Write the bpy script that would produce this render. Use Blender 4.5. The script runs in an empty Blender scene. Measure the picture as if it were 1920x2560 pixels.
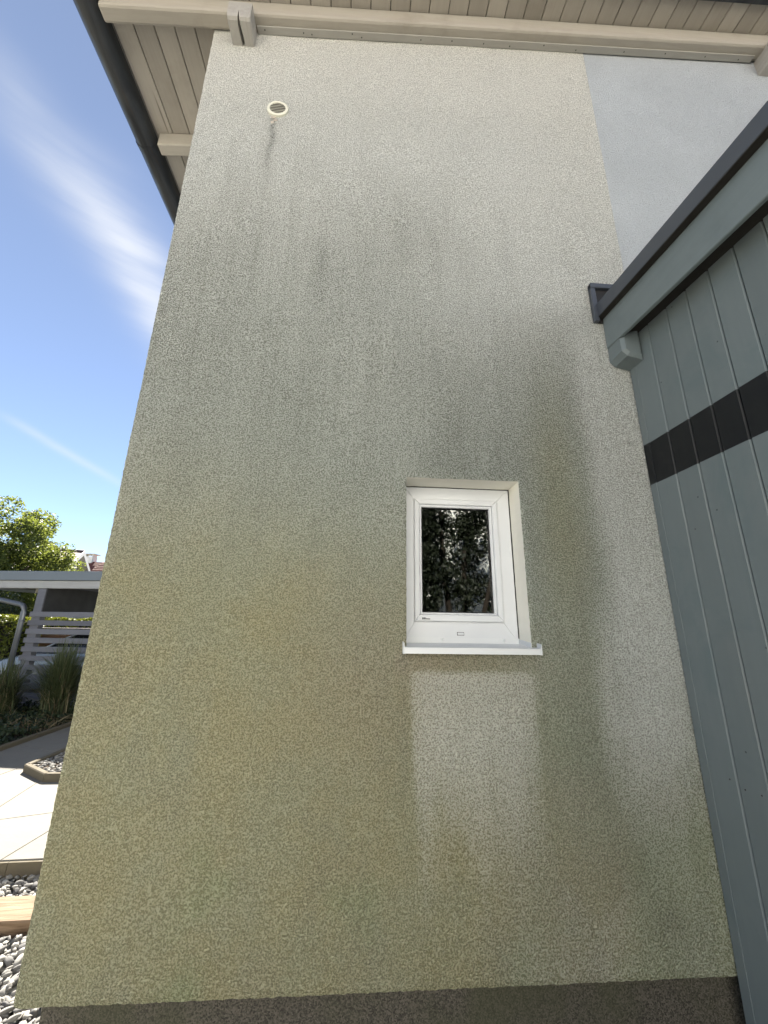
import bpy, bmesh, math, random
import numpy as np
from mathutils import Vector, Matrix
rng = np.random.default_rng(7); random.seed(7)
S = bpy.context.scene
COL = S.collection

# ------------------------------------------------------------------ camera
CAM = Vector((0.0, -1.95, 1.62))
cr, cu, cf = Vector((0.99719608, -0.07335004, 0.014824)), Vector((-0.03429602, -0.27189318, 0.96171611)), Vector((0.06651137, 0.95952794, 0.27364643))
cam_d = bpy.data.cameras.new('camera'); cam = bpy.data.objects.new('camera', cam_d); COL.objects.link(cam)
M = Matrix((cr, cu, -cf)).transposed().to_4x4(); M.translation = CAM; cam.matrix_world = M
cam_d.sensor_fit = 'HORIZONTAL'; cam_d.sensor_width = 36.0; cam_d.lens = 36.0 * 999.4 / 1920.0
cam_d.clip_start = 0.05; cam_d.clip_end = 600
S.camera = cam

# ------------------------------------------------------------------ sun and sky
SUN_EL, SUN_AZ = math.radians(38), math.radians(-21)        # azimuth from +Y towards +X
sd = Vector((math.sin(SUN_AZ) * math.cos(SUN_EL), math.cos(SUN_AZ) * math.cos(SUN_EL), math.sin(SUN_EL)))
sl = bpy.data.lights.new('sun', 'SUN'); sl.energy = 5.0; sl.angle = math.radians(0.53); sl.color = (1.0, 0.93, 0.82)
so = bpy.data.objects.new('sun', sl); COL.objects.link(so)
so.rotation_euler = (-sd).to_track_quat('-Z', 'Y').to_euler()
wld = bpy.data.worlds.new('World'); S.world = wld; wld.use_nodes = True
wn = wld.node_tree; wn.nodes.clear()
def WN(t, **k):
    n = wn.nodes.new(t)
    for a, b in k.items(): setattr(n, a, b)
    return n
w_out = WN('ShaderNodeOutputWorld'); w_bg = WN('ShaderNodeBackground'); w_bg.inputs[1].default_value = 0.05
sky = WN('ShaderNodeTexSky'); sky.sky_type = 'NISHITA'; sky.sun_disc = False
sky.sun_elevation = SUN_EL; sky.sun_rotation = SUN_AZ; sky.altitude = 450; sky.air_density = 0.62; sky.dust_density = 0.0; sky.ozone_density = 1.0
def cirrus(p1, p2, width, strength, nscale):
    """a streak of thin cloud along the great circle through two sky directions"""
    a, b = Vector(p1).normalized(), Vector(p2).normalized()
    nrm = a.cross(b).normalized(); mid = (a + b).normalized()
    tc = WN('ShaderNodeTexCoord')
    nz = WN('ShaderNodeTexNoise'); nz.inputs['Scale'].default_value = 3.0; nz.inputs['Detail'].default_value = 3
    wn.links.new(tc.outputs['Generated'], nz.inputs['Vector'])
    d = WN('ShaderNodeVectorMath', operation='DOT_PRODUCT'); d.inputs[1].default_value = nrm
    wn.links.new(tc.outputs['Generated'], d.inputs[0])
    ad = WN('ShaderNodeMath', operation='MULTIPLY_ADD'); ad.inputs[1].default_value = width * 1.6; ad.inputs[2].default_value = -width * 0.8
    wn.links.new(nz.outputs[0], ad.inputs[0])
    sm = WN('ShaderNodeMath', operation='ADD'); wn.links.new(d.outputs['Value'], sm.inputs[0]); wn.links.new(ad.outputs[0], sm.inputs[1])
    q = WN('ShaderNodeMath', operation='DIVIDE'); wn.links.new(sm.outputs[0], q.inputs[0]); q.inputs[1].default_value = width
    q2 = WN('ShaderNodeMath', operation='POWER'); wn.links.new(q.outputs[0], q2.inputs[0]); q2.inputs[1].default_value = 2
    q3 = WN('ShaderNodeMath', operation='MULTIPLY'); wn.links.new(q2.outputs[0], q3.inputs[0]); q3.inputs[1].default_value = -1
    ex = WN('ShaderNodeMath', operation='EXPONENT'); wn.links.new(q3.outputs[0], ex.inputs[0])
    # length along the streak
    dm = WN('ShaderNodeVectorMath', operation='DOT_PRODUCT'); dm.inputs[1].default_value = mid
    wn.links.new(tc.outputs['Generated'], dm.inputs[0])
    mr = WN('ShaderNodeMapRange', interpolation_type='SMOOTHSTEP'); wn.links.new(dm.outputs['Value'], mr.inputs[0])
    mr.inputs[1].default_value = nscale[0]; mr.inputs[2].default_value = nscale[1]
    # fine fibres stretched along the streak
    mp = WN('ShaderNodeMapping'); mp.inputs['Rotation'].default_value = (0.4, 0.9, 0.6); mp.inputs['Scale'].default_value = (3, 3, 26)
    wn.links.new(tc.outputs['Generated'], mp.inputs['Vector'])
    fz = WN('ShaderNodeTexNoise'); fz.inputs['Scale'].default_value = 1.6; fz.inputs['Detail'].default_value = 5; wn.links.new(mp.outputs[0], fz.inputs['Vector'])
    m1 = WN('ShaderNodeMath', operation='MULTIPLY'); wn.links.new(ex.outputs[0], m1.inputs[0]); wn.links.new(mr.outputs[0], m1.inputs[1])
    fr = WN('ShaderNodeMapRange'); wn.links.new(fz.outputs[0], fr.inputs[0]); fr.inputs[1].default_value = 0.32; fr.inputs[2].default_value = 0.68; fr.inputs[3].default_value = 0.5
    m2 = WN('ShaderNodeMath', operation='MULTIPLY'); wn.links.new(m1.outputs[0], m2.inputs[0]); wn.links.new(fr.outputs[0], m2.inputs[1])
    m3 = WN('ShaderNodeMath', operation='MULTIPLY'); wn.links.new(m2.outputs[0], m3.inputs[0]); m3.inputs[1].default_value = strength
    return m3.outputs[0]
def mixsky(col, fac, cloud):
    m = WN('ShaderNodeMix', data_type='RGBA'); wn.links.new(fac, m.inputs[0]); wn.links.new(col, m.inputs[6]); m.inputs[7].default_value = cloud
    return m.outputs[2]
c = sky.outputs[0]
veil = WN('ShaderNodeMix', data_type='RGBA'); veil.inputs[0].default_value = 0.30; wn.links.new(c, veil.inputs[6]); veil.inputs[7].default_value = (1.80, 1.90, 2.10, 1); c = veil.outputs[2]   # thin even high haze
c = mixsky(c, cirrus((-0.483, 0.535, 0.693), (-0.41, 0.69, 0.60), 0.042, 0.50, (0.945, 1.0)), (3.2, 3.35, 3.6, 1))
c = mixsky(c, cirrus((-0.6032, 0.7246, 0.3332), (-0.5244, 0.7999, 0.2920), 0.008, 0.34, (0.990, 0.9995)), (3.6, 3.7, 3.8, 1))
c = mixsky(c, cirrus((-0.4452, 0.5931, 0.6709), (-0.3894, 0.7058, 0.5918), 0.055, 0.55, (0.972, 1.0)), (3.9, 4.0, 4.2, 1))
wn.links.new(c, w_bg.inputs[0]); wn.links.new(w_bg.outputs[0], w_out.inputs[0])
S.view_settings.view_transform = 'Standard'; S.view_settings.look = 'None'; S.view_settings.exposure = 2.46; S.view_settings.gamma = 1.0
S.view_settings.use_curve_mapping = False
S.cycles.max_bounces = 7; S.cycles.diffuse_bounces = 4; S.cycles.glossy_bounces = 4; S.cycles.transparent_max_bounces = 8; S.cycles.caustics_reflective = False; S.cycles.caustics_refractive = False

# ------------------------------------------------------------------ helpers
def tag(o, label=None, cat=None, group=None, kind=None):
    for k, v in (('label', label), ('category', cat), ('group', group), ('kind', kind)):
        if v: o[k] = v
    return o
def empty(name, loc=(0, 0, 0), rz=0.0):
    o = bpy.data.objects.new(name, None); COL.objects.link(o); o.location = loc; o.rotation_euler = (0, 0, rz); o.empty_display_size = 0.2
    return o
def link(name, me, mat=None, parent=None, loc=None, rot=None):
    o = bpy.data.objects.new(name, me); COL.objects.link(o)
    if mat and not me.materials: me.materials.append(mat)
    if parent: o.parent = parent
    if loc is not None: o.location = loc
    if rot is not None: o.rotation_euler = rot
    return o
def mesh(name, v, f, smooth=False):
    me = bpy.data.meshes.new(name); me.from_pydata([tuple(map(float, p)) for p in v], [], f); me.update()
    if smooth: me.polygons.foreach_set('use_smooth', [True] * len(me.polygons))
    return me
def bevelled(me, w, seg=1):
    bm = bmesh.new(); bm.from_mesh(me)
    bmesh.ops.bevel(bm, geom=bm.edges[:], offset=w, segments=seg, affect='EDGES', profile=0.5)
    bmesh.ops.recalc_face_normals(bm, faces=bm.faces); bm.to_mesh(me); bm.free(); return me
BOXF = [(0, 3, 2, 1), (4, 5, 6, 7), (0, 1, 5, 4), (1, 2, 6, 5), (2, 3, 7, 6), (3, 0, 4, 7)]
def box_mesh(name, x0, x1, y0, y1, z0, z1, bev=0.0, shear=0.0, sheary=0.0):
    """box; shear = dz/dx, sheary = dz/dy of its top and bottom"""
    v = [(x, y, z + shear * x + sheary * y) for z in (z0, z1) for x, y in ((x0, y0), (x1, y0), (x1, y1), (x0, y1))]
    me = mesh(name, v, BOXF)
    return bevelled(me, bev) if bev else me
def box(name, x0, x1, y0, y1, z0, z1, mat, parent=None, bev=0.0, shear=0.0, sheary=0.0):
    return link(name, box_mesh(name, x0, x1, y0, y1, z0, z1, bev, shear, sheary), mat, parent)
def prism(name, poly, axis, a0, a1, mat, parent=None, bev=0.0):
    """polygon (2-D list) extruded along an axis from a0 to a1"""
    n = len(poly)
    def P(u, w, a): return {'x': (a, u, w), 'y': (u, a, w), 'z': (u, w, a)}[axis]
    v = [P(u, w, a0) for u, w in poly] + [P(u, w, a1) for u, w in poly]
    f = [tuple(range(n)), tuple(range(2 * n - 1, n - 1, -1))] + [(i, i + n, (i + 1) % n + n, (i + 1) % n) for i in range(n)]
    me = mesh(name, v, f); bm = bmesh.new(); bm.from_mesh(me); bmesh.ops.recalc_face_normals(bm, faces=bm.faces)
    if bev: bmesh.ops.bevel(bm, geom=bm.edges[:], offset=bev, segments=1, affect='EDGES')
    bm.to_mesh(me); bm.free()
    return link(name, me, mat, parent)
def tube_mesh(name, pts, rad, seg=12, cap=True):
    pts = [Vector(p) for p in pts]; rads = rad if isinstance(rad, (list, tuple)) else [rad] * len(pts)
    v, f = [], []
    up = Vector((0, 0, 1))
    for i, p in enumerate(pts):
        t = (pts[min(i + 1, len(pts) - 1)] - pts[max(i - 1, 0)]).normalized()
        ref = up if abs(t.z) < 0.95 else Vector((0, 1, 0))
        a = t.cross(ref).normalized(); b = a.cross(t).normalized()
        for k in range(seg):
            an = 2 * math.pi * k / seg
            v.append(p + (a * math.cos(an) + b * math.sin(an)) * rads[i])
    for i in range(len(pts) - 1):
        for k in range(seg):
            f.append((i * seg + k, i * seg + (k + 1) % seg, (i + 1) * seg + (k + 1) % seg, (i + 1) * seg + k))
    if cap: f += [tuple(range(seg - 1, -1, -1)), tuple(range((len(pts) - 1) * seg, len(pts) * seg))]
    return mesh(name, v, f, True)
def smooth_by_angle(o, ang=40):
    me = o.data; me.polygons.foreach_set('use_smooth', [True] * len(me.polygons))
    try: me.set_sharp_from_angle(angle=math.radians(ang))
    except Exception: pass

# ---- value noise in numpy (for wall stains)
def vnoise(x, z, sx, sz, seed):
    g = np.random.default_rng(seed).random((97, 97))
    u, w = x * sx + 31.7, z * sz + 17.3
    i, j = np.floor(u).astype(int), np.floor(w).astype(int); a, b = u - i, w - j
    a, b = a * a * (3 - 2 * a), b * b * (3 - 2 * b)
    i0, j0, i1, j1 = i % 97, j % 97, (i + 1) % 97, (j + 1) % 97
    return (g[i0, j0] * (1 - a) * (1 - b) + g[i1, j0] * a * (1 - b) + g[i0, j1] * (1 - a) * b + g[i1, j1] * a * b)
def fbm(x, z, sx, sz, seed, oct=4):
    s, t, amp = 0, 0, 1.0
    for k in range(oct):
        s = s + vnoise(x, z, sx * 2 ** k, sz * 2 ** k, seed + k) * amp; t += amp; amp *= 0.55
    return s / t
def sstep(a, b, v):
    t = np.clip((v - a) / (b - a), 0, 1); return t * t * (3 - 2 * t)

# ------------------------------------------------------------------ materials
class NT:
    def __init__(s, name):
        s.m = bpy.data.materials.new(name); s.m.use_nodes = True; s.t = s.m.node_tree; s.t.nodes.clear()
        s.out = s.n('ShaderNodeOutputMaterial'); s.b = s.n('ShaderNodeBsdfPrincipled'); s.l(s.b.outputs[0], s.out.inputs[0])
    def n(s, t, **k):
        n = s.t.nodes.new(t)
        for a, b in k.items(): setattr(n, a, b)
        return n
    def l(s, a, b): s.t.links.new(a, b)
    def coord(s, which='Object', scale=(1, 1, 1), rot=(0, 0, 0)):
        tc = s.n('ShaderNodeTexCoord'); mp = s.n('ShaderNodeMapping'); mp.inputs['Scale'].default_value = scale; mp.inputs['Rotation'].default_value = rot
        s.l(tc.outputs[which], mp.inputs[0]); return mp.outputs[0]
    def noise(s, vec, scale, detail=4, rough=0.55, dist=0.0):
        n = s.n('ShaderNodeTexNoise'); n.inputs['Scale'].default_value = scale; n.inputs['Detail'].default_value = detail
        n.inputs['Roughness'].default_value = rough; n.inputs['Distortion'].default_value = dist; s.l(vec, n.inputs['Vector']); return n.outputs[0]
    def ramp(s, fac, a, b, o0=0.0, o1=1.0):
        m = s.n('ShaderNodeMapRange', interpolation_type='SMOOTHSTEP'); s.l(fac, m.inputs[0])
        for i, v in enumerate((a, b, o0, o1)): m.inputs[i + 1].default_value = v
        return m.outputs[0]
    def math(s, op, a, b=None, c=None):
        m = s.n('ShaderNodeMath', operation=op)
        for i, v in enumerate((a, b, c)):
            if v is None: continue
            if isinstance(v, (int, float)): m.inputs[i].default_value = v
            else: s.l(v, m.inputs[i])
        return m.outputs[0]
    def mix(s, fac, a, b, blend='MIX'):
        m = s.n('ShaderNodeMix', data_type='RGBA', blend_type=blend)
        for i, v in ((0, fac), (6, a), (7, b)):
            if isinstance(v, (int, float)): m.inputs[i].default_value = v
            elif isinstance(v, tuple): m.inputs[i].default_value = (*v[:3], 1)
            else: s.l(v, m.inputs[i])
        return m.outputs[2]
    def bump(s, h, strength, dist, prev=None):
        b = s.n('ShaderNodeBump'); b.inputs['Strength'].default_value = strength; b.inputs['Distance'].default_value = dist; s.l(h, b.inputs['Height'])
        if prev: s.l(prev, b.inputs['Normal'])
        return b.outputs[0]
    def done(s, col, rough=0.8, normal=None, spec=0.3, metal=0.0):
        if isinstance(col, tuple): s.b.inputs['Base Color'].default_value = (*col[:3], 1)
        else: s.l(col, s.b.inputs['Base Color'])
        if isinstance(rough, (int, float)): s.b.inputs['Roughness'].default_value = rough
        else: s.l(rough, s.b.inputs['Roughness'])
        s.b.inputs['Specular IOR Level'].default_value = spec; s.b.inputs['Metallic'].default_value = metal
        if normal: s.l(normal, s.b.inputs['Normal'])
        return s.m

def stucco_height(t, vec):
    """worm-like rubbed grain about a centimetre across; returns a height 0..1"""
    n1 = t.noise(vec, 145, 2.0, 0.5, 0.6)
    n2 = t.noise(vec, 260, 2, 0.5, 0.4)
    r = t.ramp(n1, 0.30, 0.70)
    return t.math('MULTIPLY_ADD', n2, 0.16, r)
def mat_render_stained():
    t = NT('stained_white_render'); vec = t.coord()
    at = t.n('ShaderNodeAttribute', attribute_name='stain'); sp = t.n('ShaderNodeSeparateColor'); t.l(at.outputs['Color'], sp.inputs[0])
    at2 = t.n('ShaderNodeAttribute', attribute_name='tint'); sp2 = t.n('ShaderNodeSeparateColor'); t.l(at2.outputs['Color'], sp2.inputs[0])
    h = stucco_height(t, vec)
    pit = t.ramp(h, 0.80, 0.10)                                   # pits of the grain, for dirt and painted crevice shade
    grain = t.noise(vec, 210, 2, 0.6)
    # clean base, warm/cool
    base = t.mix(sp2.outputs[0], (0.785, 0.80, 0.77), (0.83, 0.825, 0.765))
    base = t.mix(t.ramp(grain, 0.3, 0.75, 0.0, 0.22), base, (0.84, 0.83, 0.78))  # lighter speckle painted as highlights on the grain crests
    # olive algae film, its colours darkened so the upper wall looks more strongly lit
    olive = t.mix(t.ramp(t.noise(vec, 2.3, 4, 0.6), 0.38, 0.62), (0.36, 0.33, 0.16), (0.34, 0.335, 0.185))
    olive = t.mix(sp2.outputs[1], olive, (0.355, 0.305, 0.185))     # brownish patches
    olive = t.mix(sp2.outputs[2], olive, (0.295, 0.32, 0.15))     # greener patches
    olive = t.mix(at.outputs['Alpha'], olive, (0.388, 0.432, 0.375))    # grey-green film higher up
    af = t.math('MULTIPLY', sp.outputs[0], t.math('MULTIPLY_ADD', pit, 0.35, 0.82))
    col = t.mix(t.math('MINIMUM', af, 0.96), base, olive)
    # grey soot
    sf = t.math('MULTIPLY', sp.outputs[1], t.math('MULTIPLY_ADD', pit, 0.9, 0.45))
    col = t.mix(t.math('MINIMUM', sf, 0.93), col, (0.21, 0.22, 0.195))
    # fine vertical run-off streaks, mostly on the upper half
    sv = t.noise(t.coord(scale=(26, 26, 0.9)), 1.0, 5, 0.62, 0.25)
    st = t.math('MULTIPLY', t.ramp(sv, 0.46, 0.74), t.math('MULTIPLY_ADD', at.outputs['Alpha'], 0.15, 0.06))
    st = t.math('MULTIPLY', st, t.math('MINIMUM', t.math('MULTIPLY', sp.outputs[0], 3.0), 1.0))
    col = t.mix(st, col, (0.20, 0.205, 0.16))
    # black algae dots and streak
    spots = t.ramp(t.noise(vec, 95, 3, 0.65), 0.52, 0.66)
    bf = t.math('MULTIPLY', sp.outputs[2], t.math('MULTIPLY_ADD', spots, 0.8, 0.35))
    col = t.mix(t.math('MINIMUM', bf, 0.95), col, (0.035, 0.038, 0.03))
    # dirt and painted crevice shade in every pit
    col = t.mix(t.math('MULTIPLY', pit, 0.50), col, (0.10, 0.10, 0.07))
    nrm = t.bump(h, 1.0, 0.0085)
    return t.done(col, 0.92, nrm, 0.15)
def mat_render_plain(name, col, k=1.0, sc=1.0):
    t = NT(name); vec = t.coord(scale=(sc, sc, sc)); h = stucco_height(t, vec)
    pit = t.ramp(h, 0.5, 0.05)
    big = t.noise(vec, 1.2, 4, 0.6)
    c = t.mix(t.ramp(big, 0.3, 0.7), tuple(x * 0.93 for x in col), tuple(x * 1.05 for x in col))
    c = t.mix(t.math('MULTIPLY', pit, 0.32), c, tuple(x * 0.35 for x in col))
    return t.done(c, 0.92, t.bump(h, 0.9 * k, 0.005), 0.15)
def mat_plinth():
    t = NT('plinth_mosaic_render'); vec = t.coord()
    v = t.n('ShaderNodeTexVoronoi'); v.inputs['Scale'].default_value = 210; t.l(vec, v.inputs['Vector'])
    sp = t.n('ShaderNodeSeparateColor'); t.l(v.outputs['Color'], sp.inputs[0])
    c = t.mix(sp.outputs[0], (0.030, 0.028, 0.024), (0.125, 0.115, 0.095))
    c = t.mix(t.ramp(t.noise(vec, 3, 4), 0.4, 0.7, 0, 0.5), c, (0.06, 0.065, 0.035))
    return t.done(c, 0.8, t.bump(v.outputs['Distance'], 0.6, 0.003), 0.2)
def mat_paint_wood(name, col, var=0.12, grain=0.25, rough=0.6, axis='y', dirt=(0.10, 0.09, 0.07), dirt_amt=0.25, spec=0.25):
    """painted/glazed timber with streaky grain along one axis"""
    t = NT(name); st = {'x': (0.6, 14, 14), 'y': (14, 0.6, 14), 'z': (14, 14, 0.6)}[axis]
    oi = t.n('ShaderNodeObjectInfo')
    tc = t.n('ShaderNodeTexCoord'); ad = t.n('ShaderNodeVectorMath', operation='ADD'); t.l(tc.outputs['Object'], ad.inputs[0])
    cb = t.n('ShaderNodeCombineXYZ'); rr = t.math('MULTIPLY', oi.outputs['Random'], 37.0)
    for i in range(3): t.l(rr, cb.inputs[i])
    t.l(cb.outputs[0], ad.inputs[1])
    mp = t.n('ShaderNodeMapping'); mp.inputs['Scale'].default_value = st; t.l(ad.outputs[0], mp.inputs[0])
    g = t.noise(mp.outputs[0], 3.0, 5, 0.6, 0.6)
    fine = t.noise(mp.outputs[0], 16.0, 3, 0.6)
    blot = t.noise(ad.outputs[0], 2.6, 5, 0.62)
    c = t.mix(g, tuple(x * (1 - var) for x in col), tuple(x * (1 + var) for x in col))
    pb = t.math('MULTIPLY_ADD', oi.outputs['Random'], 0.26, 0.85)
    pc = t.n('ShaderNodeCombineColor')
    for i in range(3): t.l(pb, pc.inputs[i])
    c = t.mix(1.0, c, pc.outputs[0], 'MULTIPLY')
    c = t.mix(t.ramp(blot, 0.5, 0.78, 0, dirt_amt), c, dirt)
    kn = t.n('ShaderNodeTexVoronoi'); kn.inputs['Scale'].default_value = 0.55; t.l(mp.outputs[0], kn.inputs['Vector'])
    c = t.mix(t.ramp(kn.outputs['Distance'], 0.075, 0.03, 0, 0.6), c, tuple(x * 0.35 for x in dirt))
    hh = t.math('MULTIPLY_ADD', g, 0.6, fine)
    return t.done(c, t.ramp(blot, 0.3, 0.7, rough - 0.1, rough + 0.12), t.bump(hh, grain, 0.002), spec)
def mat_plain(name, col, rough=0.5, metal=0.0, spec=0.4, var=0.1, bump=0.0, scale=6.0):
    t = NT(name); vec = t.coord(); n = t.noise(vec, scale, 5, 0.6)
    c = t.mix(n, tuple(x * (1 - var) for x in col), tuple(min(1, x * (1 + var)) for x in col))
    nr = t.bump(t.noise(vec, scale * 12, 3), bump, 0.002) if bump else None
    return t.done(c, t.ramp(n, 0.3, 0.7, rough * 0.85, min(1, rough * 1.15)), nr, spec, metal)
def mat_zinc():
    t = NT('weathered_zinc_gutter'); vec = t.coord(scale=(3, 0.7, 3)); n = t.noise(vec, 2.2, 6, 0.65, 0.8); n2 = t.noise(t.coord(scale=(8, 1.2, 8)), 5, 4, 0.6)
    c = t.mix(t.ramp(n, 0.35, 0.65), (0.022, 0.025, 0.029), (0.050, 0.054, 0.058))
    c = t.mix(t.ramp(n2, 0.56, 0.7, 0, 0.7), c, (0.050, 0.038, 0.030))
    return t.done(c, t.ramp(n2, 0.3, 0.7, 0.38, 0.6), t.bump(n2, 0.15, 0.003), 0.5, 0.35)
def mat_shed_boards():
    """grey-green glazed boards with one black painted stripe (heights in the board's own frame = world z)"""
    t = NT('painted_shed_boards'); oi = t.n('ShaderNodeObjectInfo'); tc = t.n('ShaderNodeTexCoord')
    sx = t.n('ShaderNodeSeparateXYZ'); t.l(tc.outputs['Object'], sx.inputs[0])
    mp = t.n('ShaderNodeMapping'); mp.inputs['Scale'].default_value = (10, 10, 0.7); t.l(tc.outputs['Object'], mp.inputs[0])
    g = t.noise(mp.outputs[0], 3, 5, 0.6, 0.5); blot = t.noise(tc.outputs['Object'], 3.2, 5, 0.62, 0.8)
    c = t.mix(g, (0.134, 0.162, 0.170), (0.156, 0.184, 0.190))
    c = t.mix(t.ramp(blot, 0.52, 0.75, 0, 0.45), c, (0.105, 0.145, 0.155))
    v = t.n('ShaderNodeTexVoronoi'); v.inputs['Scale'].default_value = 9; t.l(tc.outputs['Object'], v.inputs['Vector'])
    c = t.mix(t.ramp(v.outputs['Distance'], 0.045, 0.03, 0, 0.8), c, (0.03, 0.035, 0.035))
    pb = t.math('MULTIPLY_ADD', oi.outputs['Random'], 0.18, 0.91); pc = t.n('ShaderNodeCombineColor')
    for i in range(3): t.l(pb, pc.inputs[i])
    c = t.mix(1.0, c, pc.outputs[0], 'MULTIPLY')
    fad = t.noise(t.coord(scale=(1.5, 1.5, 0.5)), 2.0, 4, 0.6); c = t.mix(t.ramp(fad, 0.5, 0.72, 0, 0.30), c, (0.165, 0.178, 0.178))
    up = t.math('GREATER_THAN', sx.outputs[2], 2.3768); dn = t.math('LESS_THAN', sx.outputs[2], 2.611)
    c = t.mix(t.math('MULTIPLY', up, dn), c, t.mix(g, (0.0055, 0.0065, 0.008), (0.009, 0.010, 0.0115)))
    return t.done(c, t.ramp(blot, 0.3, 0.7, 0.42, 0.6), t.bump(g, 0.3, 0.0015), 0.35)
def mat_leaf(name, c1, c2, trans=0.35, rough=0.55):
    t = NT(name); oi = t.n('ShaderNodeObjectInfo'); geo = t.n('ShaderNodeNewGeometry')
    n = t.noise(t.coord(), 0.9, 3, 0.6); r = geo.outputs['Random Per Island']
    f = t.math('MULTIPLY_ADD', r, 0.6, t.math('MULTIPLY', n, 0.5))
    c = t.mix(f, c1, c2)
    t.done(c, rough, None, 0.35)
    tr = t.n('ShaderNodeBsdfTranslucent'); t.l(t.mix(0.5, c, (c2[0] * 1.6, c2[1] * 1.5, c2[2] * 0.6)), tr.inputs[0])
    mx = t.n('ShaderNodeMixShader'); mx.inputs[0].default_value = trans
    t.l(t.b.outputs[0], mx.inputs[1]); t.l(tr.outputs[0], mx.inputs[2]); t.l(mx.outputs[0], t.out.inputs[0]); return t.m
def mat_glass(name, ior=2.0, tint=(0.9, 0.95, 0.93)):
    t = NT(name); t.t.nodes.remove(t.b)
    fr = t.n('ShaderNodeFresnel'); fr.inputs[0].default_value = ior
    gl = t.n('ShaderNodeBsdfGlossy'); gl.inputs['Roughness'].default_value = 0.004
    tr = t.n('ShaderNodeBsdfTransparent'); tr.inputs[0].default_value = (*tint, 1)
    mx = t.n('ShaderNodeMixShader'); t.l(fr.outputs[0], mx.inputs[0]); t.l(tr.outputs[0], mx.inputs[1]); t.l(gl.outputs[0], mx.inputs[2]); t.l(mx.outputs[0], t.out.inputs[0])
    return t.m
def mat_stone(name, c1, c2, scale=1.0):
    t = NT(name); geo = t.n('ShaderNodeNewGeometry'); n = t.noise(t.coord(), 40 * scale, 4, 0.6)
    c = t.mix(geo.outputs['Random Per Island'], c1, c2); c = t.mix(t.math('MULTIPLY', n, 0.35), c, tuple(x * 0.5 for x in c1))
    return t.done(c, 0.85, t.bump(n, 0.35, 0.003), 0.25)
def mat_stone_sheet():
    t = NT('pale_gravel_sheet'); v = t.n('ShaderNodeTexVoronoi'); v.inputs['Scale'].default_value = 26; t.l(t.coord(), v.inputs['Vector'])
    sp = t.n('ShaderNodeSeparateColor'); t.l(v.outputs['Color'], sp.inputs[0])
    c = t.mix(sp.outputs[0], (0.24, 0.24, 0.235), (0.48, 0.47, 0.44)); c = t.mix(t.ramp(v.outputs['Distance'], 0.4, 0.75, 0, 0.8), c, (0.1, 0.1, 0.09))
    return t.done(c, 0.9, t.bump(v.outputs['Distance'], 0.8, -0.02), 0.2)
def mat_flag():
    t = NT('pale_flagstone'); vec = t.coord(); oi = t.n('ShaderNodeObjectInfo')
    n = t.noise(vec, 7, 6, 0.65, 0.6); f = t.noise(t.coord(scale=(60, 25, 60)), 1.0, 5, 0.7); big = t.noise(vec, 1.1, 4, 0.6)
    c = t.mix(n, (0.135, 0.127, 0.110), (0.20, 0.19, 0.165)); c = t.mix(t.ramp(big, 0.4, 0.75, 0, 0.4), c, (0.125, 0.12, 0.107))
    c = t.mix(t.math('MULTIPLY', oi.outputs['Random'], 0.2), c, (0.19, 0.19, 0.185))
    return t.done(c, 0.85, t.bump(t.math('ADD', n, f), 0.5, 0.006), 0.2)
def mat_sleeper():
    t = NT('weathered_sleeper_wood'); g = t.noise(t.coord(scale=(1.2, 22, 22)), 2.2, 6, 0.65, 1.2); k = t.noise(t.coord(scale=(3, 9, 9)), 1.3, 3)
    c = t.mix(t.ramp(g, 0.3, 0.7), (0.11, 0.07, 0.04), (0.25, 0.175, 0.115)); c = t.mix(t.ramp(k, 0.6, 0.75, 0, 0.6), c, (0.055, 0.035, 0.022))
    return t.done(c, 0.85, t.bump(g, 0.7, 0.006), 0.2)
def mat_soil():
    t = NT('bed_soil'); vec = t.coord(); n = t.noise(vec, 14, 6, 0.7)
    return t.done(t.mix(n, (0.025, 0.018, 0.012), (0.075, 0.055, 0.038)), 0.95, t.bump(n, 0.9, 0.03), 0.1)
def mat_ground():
    t = NT('ground_grit'); vec = t.coord(); n = t.noise(vec, 30, 6, 0.7); b = t.noise(vec, 0.3, 4)
    c = t.mix(n, (0.12, 0.115, 0.10), (0.30, 0.29, 0.27)); c = t.mix(t.ramp(b, 0.45, 0.6, 0, 0.6), c, (0.12, 0.13, 0.07))
    return t.done(c, 0.95, t.bump(n, 0.8, 0.02), 0.1)
def mat_tiles(name, c1, c2):
    t = NT(name); oi = t.n('ShaderNodeObjectInfo'); n = t.noise(t.coord(), 5, 5, 0.6)
    f = t.math('MULTIPLY_ADD', oi.outputs['Random'], 0.6, t.math('MULTIPLY', n, 0.4))
    return t.done(t.mix(f, c1, c2), 0.8, None, 0.25)

MT = {}
MT['wall'] = mat_render_stained()
MT['grey_render'] = mat_render_plain('grey_white_render', (0.405, 0.435, 0.46), 0.8)
MT['reveal'] = mat_plain('reveal_smooth_plaster', (0.79, 0.77, 0.69), 0.9, 0, 0.1, 0.05, 0.5, 9)
MT['plinth'] = mat_plinth()
MT['timber'] = mat_paint_wood('grey_beige_eave_timber', (0.40, 0.37, 0.32), 0.13, 0.3, 0.7, 'x', (0.17, 0.145, 0.11), 0.35)
MT['soffit'] = mat_paint_wood('grey_beige_soffit_board', (0.375, 0.345, 0.30), 0.13, 0.22, 0.7, 'y', (0.16, 0.135, 0.10), 0.25)
MT['purlin'] = mat_paint_wood('grey_purlin_end', (0.36, 0.345, 0.32), 0.2, 0.6, 0.75, 'y', (0.15, 0.14, 0.12), 0.4)
MT['trim'] = mat_paint_wood('grey_trim_strip', (0.31, 0.30, 0.275), 0.08, 0.15, 0.6, 'x', (0.15, 0.14, 0.12), 0.2)
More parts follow.
